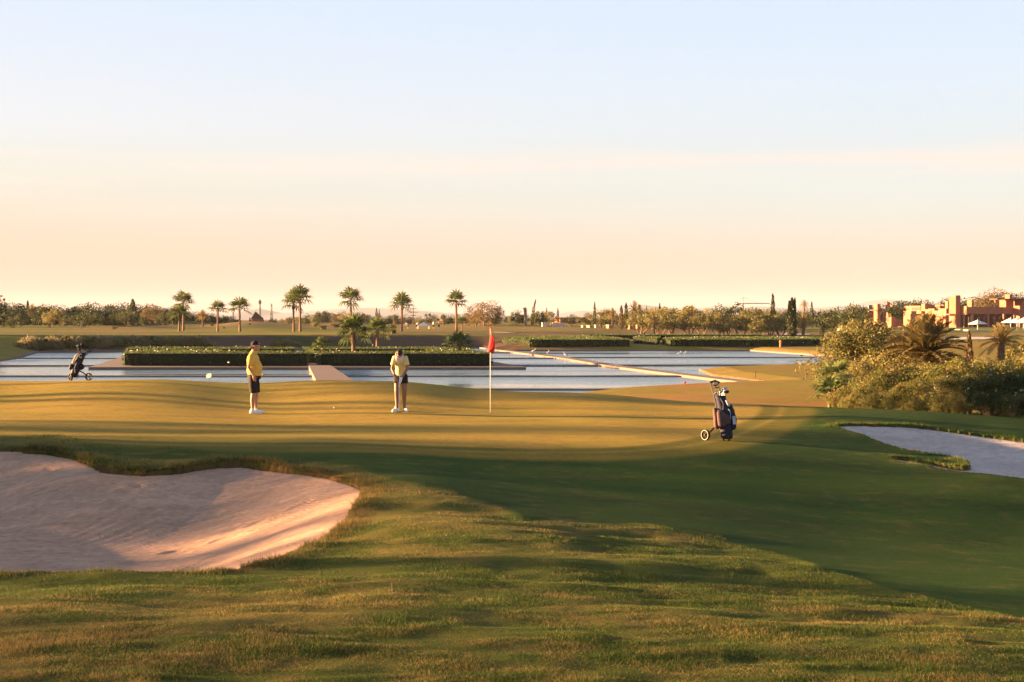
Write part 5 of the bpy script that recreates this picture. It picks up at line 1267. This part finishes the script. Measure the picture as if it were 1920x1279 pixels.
# the woman putting
gx = wx(751, YP); wom = thing('person', (gx, YP, gz(gx, YP)), 'person in pale yellow polo, black skirt shorts and cream visor, bent over a putter', 'person')
b = MB()
RH = Matrix.Rotation(math.radians(55), 3, 'X')
hc = Vector((0, -.34, 1.425)); hf = lambda x, y, z: hc+RH @ Vector((x, y, z))
b.ball(hc, (.076,.094,.108), RH); b.ball(hf(0,-.045,-.06), (.052,.05,.045), RH); b.ball(hf(0,-.07,-.09), (.03,.028,.024), RH); b.tube([hf(0,-.088,.02), hf(0,-.112,-.02)], [.009,.014], 8)
b.ball(hf(0,-.092,-.055), (.024,.010,.008), RH)
for s in (1, -1): b.ball(hf(.077*s,.01,-.01), (.010,.018,.03), RH); b.ball(hf(.03*s,-.085,.012), (.018,.01,.008), RH)
b.tube([(0,-.17,1.36),(0,-.27,1.40)], [.056,.050], 12)
b.ball((0,-.11,1.27), (.125,.10,.12)); b.ball((0,-.01,1.10), (.105,.09,.15)); b.ball((0,.08,.92), (.145,.12,.12))
for s, e, w in ((-1, (-.195,-.20,1.07), (-.050,-.37,.79)), (1, (.180,-.20,1.07), (.045,-.38,.83))):
    limb(b, [(.140*s,-.14,1.33), e, w], [.045,.036,.025])
hand(b, (-.055,-.37,.80), (.30,-.12,-.9), (.8,-.5,.3), .95, -1, .95)
for s in (1, -1): limb(b, [(.082*s,.07,.88),(.095*s,.0,.50),(.092*s,.035,.34),(.095*s,.03,.10)], [.088,.058,.054,.034], 16)
remesh(b.obj('body', M['skin2'], wom, True), .0075)
gl = MB(); gl.tube([(.052,-.372,.87),(.040,-.385,.81)], [.031,.031], 12); hand(gl, (.042,-.383,.82), (-.12,-.12,-.97), (-.85,-.45,.1), 1.0, 1, 1.02); remesh(gl.obj('glove', M['shoe'], wom, True), .0075)
s_ = MB(); s_.ball((0,-.11,1.28), (.158,.130,.145)); s_.ball((0,-.06,1.18), (.140,.130,.14)); s_.ball((0,-.01,1.08), (.125,.118,.15)); s_.tube([(0,-.04,1.14),(0,.05,.925)], [.128,.138], 20, flat=(1.0,.9))
for s in (1, -1): s_.ball((.135*s,-.14,1.335), (.064,.066,.068)); s_.tube([(.125*s,-.135,1.36),(.180*s,-.185,1.16)], [.066,.064], 14)
s_.tube([(0,-.15,1.34),(0,-.215,1.385)], [.085,.07], 14)
sh = s_.obj('polo_shirt', M['pale'], wom, True); remesh(sh, .011)
MB().tube([(0,-.19,1.36),(0,-.235,1.39)], [.078,.066], 18).obj('collar', M['pale'], sh)
MB().ball((0,-.236,1.27), (.014,.014,.02)).obj('neck_opening', M['black'], sh)
q = MB(); q.tube([(0,.05,.965),(0,.07,.86)], [.142,.168], 22, flat=(1.02,.85))
for s in (1, -1): q.tube([(.068*s,.06,.90),(.086*s,.03,.695)], [.112,.100], 18, flat=(1,.95))
remesh(q.obj('shorts', M['black'], wom, True), .012)
h_ = MB(); h_.ball(hf(0,.035,.035), (.088,.085,.095), RH); h_.ball(hf(0,.0,.09), (.062,.07,.06), RH); h_.ball(hf(0,.12,.03), (.03,.07,.03), RH); remesh(h_.obj('hair', M['hair'], wom, True), .010)
vz = MB(); V = []
for k in range(15):
    a = math.radians(-180*k/14); V += [hf(.088*math.cos(a), -.045+.062*math.sin(a), .028), hf(.105*math.cos(a), -.055+.165*math.sin(a)**1, -.012+.02*abs(math.cos(a)))]
V = [tuple(x) for x in V]; n2 = len(V); off = RH @ Vector((0,0,-.006)); V += [(x+off.x, y+off.y, z+off.z) for x, y, z in V]
Fc = [(2*k, 2*k+1, 2*k+3, 2*k+2) for k in range(14)]+[(n2+2*k, n2+2*k+2, n2+2*k+3, n2+2*k+1) for k in range(14)]+[(2*k+1, n2+2*k+1, n2+2*k+3, 2*k+3) for k in range(14)]
vb = vz.add(np.array(V), Fc).obj('visor', M['visor'], wom); st = MB(); ring = [hf(.090*math.cos(a), .0+.100*math.sin(a), .022) for a in np.linspace(0, 2*PI, 25)]
for r0 in (0,): st.tube(ring, .014, 6, caps=False)
st.obj('strap', M['visor'], vb)
for s in (1, -1):
    f = MB(); foot(f, (.110*s, .045, .004), -PI/2+.35*s, .92); fo = f.obj('shoe', M['shoe'], wom, True); remesh(fo, .009); g = MB(); sole(g, (.110*s, .045, .004), -PI/2+.35*s, .95); g.obj('sole', M['white'], fo)
pt = thing('putter', wom.location, 'steel putter held upright in both hands of the bent person', 'golf club')
gt = Vector((.012,-.355,.95)); gb_ = Vector((-.004,-.415,.62)); hd = Vector((-.0,-.50,.03))
MB().tube([gt, gb_], [.015,.011], 10).obj('grip', M['white'], pt); MB().tube([gb_, hd], [.0075,.006], 8).obj('shaft', M['chrome'], pt); MB().box(-.06,.055,-.525,-.475,.006,.035).obj('head', M['terra'], pt)
# ball and flag
gx = wx(627, 36.6); bl = MB().ball((0,0,0), .0225, nu=16, nv=12).obj('golf_ball', M['white'], None, True); bl.location = (gx, 36.6, gz(gx, 36.6)+.021); tag(bl, 'small white golf ball lying on the green between the two people', 'golf ball')
gx = wx(919.5, YP); fz0 = gz(gx, YP); fs = thing('flagstick', (gx, YP, fz0), 'thin white flagstick with a limp red flag standing on the green', 'flag')
MB().tube([(0,0,-.1),(0,0,2.12)], .0085, 10).obj('pole', M['white'], fs, True); MB().lathe([(0,2.12),(.018,2.12),(.020,2.15),(.010,2.17),(0,2.17)], 10).obj('cap', M['red'], fs)
MB().lathe([(0,.003),(.054,.003),(.054,.006),(0,.006)], 20).obj('cup', M['black'], fs)
M['flag'] = simple('red_flag_cloth', (.62,.035,.030), .8, var=.12, scale=5)
nu_, nv_ = 26, 22; V = []
for i in range(nu_):
    u = i/(nu_-1)
    for j in range(nv_):
        v_ = j/(nv_-1)
        ztop = 2.11-.16*u**.8; zbot = 1.60-.08*math.sin(PI*u)-.02*u; z = ztop+(zbot-ztop)*v_
        fold = math.sin(u*11+v_*1.6)*.030*(.25+.75*v_)
        x = .012+(-.08*math.sin(u*7.5+.4)*v_**.7*(1-.3*u))+.10*u*math.sin(PI*min(1, v_*1.02+.02))**.6
        V.append((x, -.015+fold-.04*u, z))
idx = np.arange(nu_*nv_).reshape(nu_, nv_); F4 = np.stack([idx[:-1,:-1], idx[:-1,1:], idx[1:,1:], idx[1:,:-1]], -1).reshape(-1, 4)
V = np.array(V); n_ = len(V); fl = MB().add(V, F4).obj('flag_cloth', M['flag'], fs, True); sm = fl.modifiers.new('t', 'SOLIDIFY'); sm.thickness = .004

# ------------------------------------------------------------------ trolleys, bags, clubs
M['bagsunlit'] = simple('sunlit_nylon', (.085,.048,.048), .75, var=.12); M['bagnavy'] = simple('navy_nylon', (.016,.018,.045), .7); M['patch'] = simple('light_patch', (.45,.48,.58), .7)  # warm nylon: grey-navy with the low sun's orange put into its colour
M['bagblack'] = simple('black_nylon', (.014,.014,.018), .65); M['towel'] = simple('cream_towel', (.62,.50,.38), .9); M['rim'] = simple('grey_rim', (.16,.15,.14), .45)
def wheel(r, c, rad, w, ax, dark=False):
    ax = Vector(ax).normalized(); R = ax.to_track_quat('Z', 'Y').to_matrix().to_4x4(); T = Matrix.Translation(c) @ R
    t = MB(); t.lathe([(rad*.80,-w/2),(rad*.95,-w/2),(rad,-w*.3),(rad,w*.3),(rad*.95,w/2),(rad*.80,w/2),(rad*.80,-w/2)], 28, M=T); wh = t.obj('wheel', M['rubber'], r, True)
    k = MB(); kk = MB(); kk.lathe([(rad*.80,-w*.54),(rad*.90,-w*.54),(rad*.90,w*.54),(rad*.80,w*.54),(rad*.80,-w*.54)], 28, M=T); kk.obj('rim', M['bagblack' if dark else 'rim'], wh)
    for j in range(5):
        a = 2*PI*j/5; p = T @ Vector((math.cos(a)*rad*.14, math.sin(a)*rad*.14, 0)); q = T @ Vector((math.cos(a)*rad*.78, math.sin(a)*rad*.78, 0)); k.tube([p, q], rad*.085, 6)
    k.lathe([(0,-w*.6),(rad*.17,-w*.6),(rad*.17,w*.6),(0,w*.6)], 12, M=T); k.obj('spokes', M['rubber'], wh); return wh
def loft(mb, secs, n=26, p=.8):
    V = []
    for (cx, cy, z, a, bb) in secs:
        for j in range(n):
            t = 2*PI*j/n; c, s = math.cos(t), math.sin(t); V.append((cx+a*math.copysign(abs(c)**p, c), cy+bb*math.copysign(abs(s)**p, s), z))
    m = len(secs); Fc = [(i*n+j, i*n+(j+1) % n, (i+1)*n+(j+1) % n, (i+1)*n+j) for i in range(m-1) for j in range(n)]+[tuple(range(n-1,-1,-1)), tuple((m-1)*n+j for j in range(n))]
    return mb.add(np.array(V), Fc)
def club(loc, base, tip, kind, lab, grp):
    r = thing('golf_club', loc, lab, 'golf club', grp); b0, t0 = Vector(base), Vector(tip)
    MB().tube([b0, t0], .0065, 6).obj('shaft', M['chrome'], r)
    h = MB(); d = (t0-b0).normalized()
    if kind == 'wood': h.ball(t0+d*.02+Vector((.03,0,0)), (.055,.045,.038)); h.obj('head', M['rubber'], r, True)
    elif kind == 'cover': h.ball(t0+d*.0, (.045,.045,.085)); h.ball(t0+d*.07, (.058,.05,.055)); remesh(h.obj('head_cover', M['bagblack'], r, True), .01)
    else:
        h.ball(t0+d*.015+Vector((.022,-.005,.008)), (.042,.010,.026), Matrix.Rotation(-.5, 3, 'Y')); h.obj('head', M['chrome'], r, True)
Y1 = 27.9; gx = wx(1355, Y1); L1 = Vector((gx, Y1, gz(gx, Y1)))
tr = thing('golf_trolley', L1, 'two-wheeled golf trolley with grey-rimmed wheel carrying the near grey-navy bag', 'golf trolley')
wheel(tr, (-.345,-.06,.108), .108, .05, (-.80,-.60,0)); wheel(tr, (.16,.42,.108), .108, .05, (.80,.60,0))
MB().tube([(-.31,-.04,.11),(-.14,.10,.25),(-.06,.12,.32)], [.016,.018,.02], 8).obj('axle_arm', M['rubber'], tr); MB().tube([(.15,.40,.11),(.05,.22,.25),(.0,.15,.32)], [.016,.018,.02], 8).obj('axle_arm', M['rubber'], tr)
MB().tube([(.02,-.02,.06),(-.04,.13,.35),(-.13,.18,.80),(-.205,.20,1.10)], .014, 8).obj('rail', M['rim'], tr); MB().tube([(.0,.17,.5),(-.01,.20,.80),(-.055,.22,1.08)], .012, 8).obj('rail', M['rim'], tr)
MB().tube([(-.225,.17,1.125),(-.13,.16,1.155),(-.035,.17,1.12)], [.022,.026,.022], 10).obj('handle', M['rubber'], tr)
mb = MB(); mb.ball((-.125,.13,1.10), (.065,.04,.045)); mb.obj('console', M['rubber'], tr, True); MB().box(-.165,-.085,.085,.10,1.085,1.135).obj('score_holder', M['towel'], tr); MB().tube([(-.14,.16,1.03),(-.04,.17,1.02)], .014, 8).obj('crossbar', M['rim'], tr)
MB().box(-.02,.15,-.12,-.02,.03,.055).obj('foot_plate', M['rubber'], tr)
for x in (.0, .11):
    mb = MB(); mb.lathe([(0,-.015),(.026,-.015),(.026,.015),(0,.015)], 14, M=Matrix.Translation((x,-.10,.026)) @ Matrix.Rotation(PI/2, 4, 'Y')); mb.obj('front_wheel', M['rubber'], tr)
bg = thing('golf_bag', L1, 'grey-navy golf bag with sunlit-toned pockets and pale patch, strapped to the near trolley', 'golf bag')
mb = loft(MB(), [(.075,-.0,.055,.105,.10),(.075,0,.09,.115,.11),(.07,.01,.22,.125,.12),(.055,.02,.45,.125,.12),(.015,.04,.66,.12,.115),(-.025,.06,.80,.105,.10),(-.038,.07,.86,.11,.105),(-.040,.07,.875,.100,.095)]); mb.obj('body', M['bagnavy'], bg, True)
mb = loft(MB(), [(.0,-.10,.26,.03,.02),(-.02,-.115,.29,.085,.05),(-.03,-.11,.42,.095,.055),(-.05,-.09,.56,.08,.05),(-.065,-.07,.60,.03,.02)]); remesh(mb.obj('front_pocket', M['bagsunlit'], bg, True), .012)
mb = loft(MB(), [(-.11,-.04,.22,.03,.03),(-.12,-.04,.26,.06,.06),(-.135,-.03,.45,.055,.07),(-.15,-.01,.60,.05,.06),(-.15,.0,.64,.02,.02)]); remesh(mb.obj('side_pocket', M['bagsunlit'], bg, True), .012)
mb = loft(MB(), [(.19,-.02,.20,.03,.03),(.20,-.03,.24,.06,.07),(.205,-.03,.40,.065,.08),(.17,-.01,.58,.06,.07),(.13,.0,.70,.05,.06),(.10,.0,.73,.02,.02)]); remesh(mb.obj('side_pocket', M['bagnavy'], bg, True), .012)
mb = loft(MB(), [(.05,-.10,.30,.04,.02),(.06,-.13,.33,.08,.03),(.06,-.13,.44,.075,.035),(.045,-.11,.52,.04,.02)]); remesh(mb.obj('front_pocket', M['bagsunlit'], bg, True), .012)
mb = MB(); mb.box(.212,.268,-.125,-.095,.30,.46, Matrix.Rotation(-.08, 4, 'Y')); mb.obj('patch', M['patch'], bg)
MB().tube([(-.10,-.085,.60),(-.075,-.12,.50),(-.085,-.135,.34)], .007, 6).obj('zip', M['rim'], bg); MB().tube([(.10,-.10,.62),(.135,-.11,.56),(.14,-.115,.42)], .006, 6).obj('zip', M['patch'], bg)
MB().tube([(-.05,-.05,.83),(.0,-.13,.72),(-.01,-.15,.60)], .014, 6, flat=(1,.5)).obj('strap', M['bagblack'], bg)
mb = loft(MB(), [(.11,-.06,.66,.02,.02),(.105,-.06,.70,.035,.03),(.075,-.05,.77,.03,.025),(.055,-.05,.79,.015,.015)]); remesh(mb.obj('towel', M['patch'], bg, True), .01)
loft(MB(), [(.075,0,.03,.10,.095),(.075,0,.06,.122,.117),(.075,0,.13,.124,.119)]).obj('base_cup', M['rubber'], bg, True)
for k, (x, y, tx, ty, tz, kd, lab) in enumerate(((-.02,.05,.005,.06,.985,'iron','first iron club, leftmost head in the near bag'), (.0,.06,.03,.05,1.0,'iron','tallest iron head in the near bag'), (.01,.03,.04,.0,.955,'iron','iron head leaning right in the near bag'), (.02,.06,.05,.05,.93,'wood','black wood club in the near bag'), (-.06,.04,-.05,.02,.93,'iron','iron head lowest by the rails of the near bag'), (-.05,.09,-.13,.10,.90,'iron','iron head beside the left rail of the near bag'))):
    club(L1, (x*.6, y, .55), (tx, ty, tz), kd, lab, 'clubs in the near bag')
Y2 = 45.3; gx = wx(147, Y2); L2 = Vector((gx, Y2, gz(gx, Y2)))
tr = thing('golf_trolley', L2, 'black golf trolley at the back left of the green carrying the far black bag', 'golf trolley')
wheel(tr, (-.235,-.05,.125), .125, .06, (-.75,-.66,0), True); wheel(tr, (.30,.10,.125), .125, .06, (.80,-.6,0), True)
MB().tube([(.27,.09,.14),(.12,.05,.27),(-.02,.02,.33)], [.018,.02,.022], 8).obj('axle_arm', M['rubber'], tr); MB().tube([(-.21,-.03,.13),(-.12,.0,.27),(-.05,.02,.33)], [.018,.02,.022], 8).obj('axle_arm', M['rubber'], tr)
MB().tube([(-.10,-.05,.10),(-.05,.10,.40),(.10,.16,.75),(.33,.16,.93)], .015, 8).obj('rail', M['rubber'], tr); MB().tube([(.30,.05,.92),(.34,.2,.95)], .022, 8).obj('handle', M['rubber'], tr); MB().tube([(-.04,-.1,.05),(-.0,-.1,.12),(.04,-.06,.2)], .014, 8).obj('foot_hook', M['rim'], tr)
bg = thing('golf_bag', L2, 'black golf bag with cream towel, leaning right on the far trolley', 'golf bag')
loft(MB(), [(-.15,0,.12,.10,.10),(-.14,0,.18,.12,.12),(-.08,.02,.40,.13,.13),(-.0,.04,.62,.13,.12),(.08,.06,.82,.125,.115),(.11,.06,.90,.12,.11)]).obj('body', M['bagblack'], bg, True)
mb = loft(MB(), [(-.22,-.03,.34,.03,.03),(-.24,-.03,.40,.055,.06),(-.21,-.02,.52,.05,.06),(-.18,.0,.57,.02,.02)]); remesh(mb.obj('side_pocket', M['bagblack'], bg, True), .012)
mb = loft(MB(), [(.08,-.03,.34,.03,.03),(.11,-.03,.40,.085,.07),(.13,-.02,.47,.08,.07),(.11,.0,.54,.03,.03)]); remesh(mb.obj('side_pocket', M['bagblack'], bg, True), .012)
mb = loft(MB(), [(-.02,-.12,.36,.04,.02),(-.03,-.14,.40,.07,.035),(.02,-.12,.58,.06,.035),(.04,-.10,.62,.03,.02)]); remesh(mb.obj('front_pocket', M['bagnavy'], bg, True), .012)
mb = loft(MB(), [(-.17,-.06,.54,.02,.02),(-.15,-.07,.58,.03,.03),(-.10,-.08,.70,.035,.03),(-.03,-.08,.83,.045,.03),(.02,-.08,.87,.03,.02)]); remesh(mb.obj('towel', M['towel'], bg, True), .01)
mb = MB(); mb.tube([(.10+.045*math.cos(a), -.10, .80+.055*math.sin(a)) for a in np.linspace(.8, 5.6, 14)], .010, 6); mb.obj('emblem', M['white'], bg)
MB().box(-.09,-.055,-.155,-.140,.26,.46).obj('stripe', M['patch'], bg)
for k, (tx, ty, tz, kd, lab) in enumerate(((.03,.0,1.03,'cover','black head cover at the left of the far bag'), (.11,.05,1.09,'cover','tallest black head cover in the far bag'), (.19,.05,1.02,'cover','black head cover at the right of the far bag'), (-.03,-.03,1.10,'iron','bright iron head catching the sun in the far bag'), (.24,.03,1.04,'wood','black wood head farthest right in the far bag'))):
    club(L2, (.06+tx*.3, .04, .6), (tx, ty, tz), kd, lab, 'clubs in the far bag')
# birds, far golfers
for px, Y, lab, rz in ((1020, 158, 'white bird on the walkway, farthest of three', 0), (1041, 150, 'white bird on the walkway, middle of three', 1), (1090, 141, 'white bird on the walkway, nearest of three', PI)):
    bird(float(960+F*wkx(Y)/Y), Y, lab, rz)
for px, Y, lab in ((1573, 150, 'white bird on the kerb at the far right pond'), (1283, 150, 'white bird standing on the far right weir wall'), (1273, 147, 'second white bird on the far right weir wall')):
    bird(px, 146, lab, .5, WZ+.16) if px < 1500 else None
def far_golfer(px, lab, bend):
    r = gthing('person', px, 300, lab, 'person', 'distant golfers on the far fairway', random.uniform(0, 6)); b = MB(); c = MB()
    hy = .55 if bend else 0; hz_ = 1.1 if bend else 1.62; st = Vector((0,0,.9)); nk = Vector((hy*.7,0,1.25 if bend else 1.42))
    b.ball((hy+.05,0,hz_+.05), (.10,.09,.12)); b.tube([nk, (hy,0,hz_)], .06, 8)
    for s in (1,-1): limb(b, [(0,.10*s,.9),(.03,.12*s,.48),(0,.13*s,.06)], [.09,.06,.04], 8); b.ball((.06,.13*s,.04), (.12,.05,.04)); limb(b, [nk+Vector((0,.2*s,0)), nk+Vector((.12,.2*s,-.28)), nk+Vector((.3,.04*s,-.48))], [.05,.04,.035], 8)
    b.ball(st, (.14,.17,.14)); remesh(b.obj('body', M['skin'], r, True), .03); c.tube([st, nk], [.17,.19], 12); c.ball(nk-(nk-st)*.1, (.16,.22,.14)); remesh(c.obj('shirt', M['white'], r, True), .03)
    q = MB(); q.tube([(0,0,1.0),(0,0,.8)], [.17,.18], 12)
    for s in (1,-1): q.tube([(0,.1*s,.88),(.03,.12*s,.5)], [.11,.09], 10)
    remesh(q.obj('shorts', M['black'], r, True), .03)
far_golfer(765, 'tiny bent golfer in white on the far fairway, left of the white tent', True); far_golfer(781, 'tiny golfer in white beside the left of the white tent', True); far_golfer(813, 'tiny upright golfer in white right of the white tent', False); far_golfer(823, 'tiny dark-legged golfer farthest right of the white tent', False)

# ------------------------------------------------------------------ standing grass of the rough
def grass_blades():
    n = 900000
    Y = 1/(rng.random(n)*(1/6.4-1/28.5)+1/28.5); px = rng.uniform(-40, 1960, n); X = (px-960)/F*Y
    rm = roughmask(X, Y, px); dL = sd_box(PL, X, Y); dR = sd_box(PR, X, Y)
    keep = (rm > .3) & (dL < -.0) & (dR < 0); X, Y, px = X[keep], Y[keep], px[keep]
    # extra tufts along the bunker lips
    ex = []
    for P, m in ((PL, 70000), (PR, 9000)):
        i = rng.integers(0, len(P), m); t = rng.random((m,1)); p = P[i]*(1-t)+P[(i+1) % len(P)]*t+rng.normal(size=(m,2))*.16; ex.append(p)
    ex = np.concatenate(ex); dl = np.maximum(sd_box(PL, ex[:,0], ex[:,1]), sd_box(PR, ex[:,0], ex[:,1])); ex = ex[dl < .03]
    nb = len(X); X = np.concatenate([X, ex[:,0]]); Y = np.concatenate([Y, ex[:,1]])
    Z = ground_h(X, Y); n = len(X); lip = np.arange(n) >= nb
    clump = fbm(X*2.6, Y*2.6, 3); tall = np.clip(.6+clump*1.3, .25, 1.5)*(1+.9*sstep(21, 23.5, Y))
    h = np.where(lip, np.where(X < 0, .05, .028), .019)*tall*(.6+.8*rng.random(n)); w = np.clip(.0016*Y/6*.5, .0018, .0075)*(.8+.4*rng.random(n))*1.1
    a = rng.random(n)*2*PI; lean = .35+.75*rng.random(n); la = rng.random(n)*2*PI
    dx, dy = np.cos(a)*w, np.sin(a)*w; lx, ly = np.cos(la)*h*lean, np.sin(la)*h*lean
    V = np.stack([np.stack([X-dx, Y-dy, Z-.006], 1), np.stack([X+dx, Y+dy, Z-.006], 1), np.stack([X+lx, Y+ly, Z+h], 1)], 1).reshape(-1, 3)
    n1 = fbm(X*.35, Y*.5, 4); n2 = fbm(X*1.7, Y*2.3, 3); py = HY+F*(CZ-Z)/Y; pxx = 960+F*X/Y; px_ = pxx
    st = sstep(.0, .42, n1*.8+n2*.6+.12+.25*np.exp(-((py-930)/60)**2)*(pxx > 600))*.8; st = np.where(lip, np.where(X < 0, .40, .05)+.4*n2, np.clip(st*.5+.0+.75*fbm(X*3.5, Y*5, 3)+.22*(1-sstep(7.5, 9.5, Y)), .03, .85))
    isst = (rng.random(n) < st)[:,None]; v = (.7+.6*rng.random((n,1)))
    c = np.where(isst, np.array([.27,.19,.065]), np.array([.062,.098,.015]))*v
    c = np.where((lip & (rng.random(n) < .30) & (X < 0) & (px_ > 430))[:,None], np.array([.20,.10,.04])*v, c)
    mb = MB().add(V, np.arange(3*n).reshape(n, 3), col=np.repeat(c, 3, 0))
    t = NT('rough_blades'); ca = t.n('ShaderNodeAttribute', attribute_name='col').outputs['Color']
    p = t.pbr(ca, .6, 0, .25); tr_ = t.n('ShaderNodeBsdfTranslucent'); t.set(tr_.inputs[0], ca); mx = t.n('ShaderNodeMixShader'); mx.inputs[0].default_value = .35
    t.t.links.new(p, mx.inputs[1]); t.t.links.new(tr_.outputs[0], mx.inputs[2])
    o = mb.obj('rough_grass', t.fin(mx.outputs[0])); tag(o, 'shaggy green and straw grass of the rough in the foreground', None, None, 'stuff')
grass_blades()
# a few tall seed stems
for px, Y, h, lab in ((518, 12.6, .10, 'thin pale grass stem standing below the sand of the left bunker'), (172, 10.2, .13, 'thin pale grass stem at the lower left'), (735, 10.6, .13, 'thin pale grass stem leaning below the bunker tip'), (600, 12.0, .08, 'short pale grass stem right of the tallest stem')):
    r = gthing('grass_stem', px, Y, lab, 'grass stem', 'tall grass stems'); 
    for k in range(3): MB().tube([(k*.02,0,-.02),(k*.02-.02*k,.0,h*.6),(-.03-.03*k,0,h*(1-.15*k))], [.0022,.0018,.001], 4).obj('stem', M['tuft'], r)
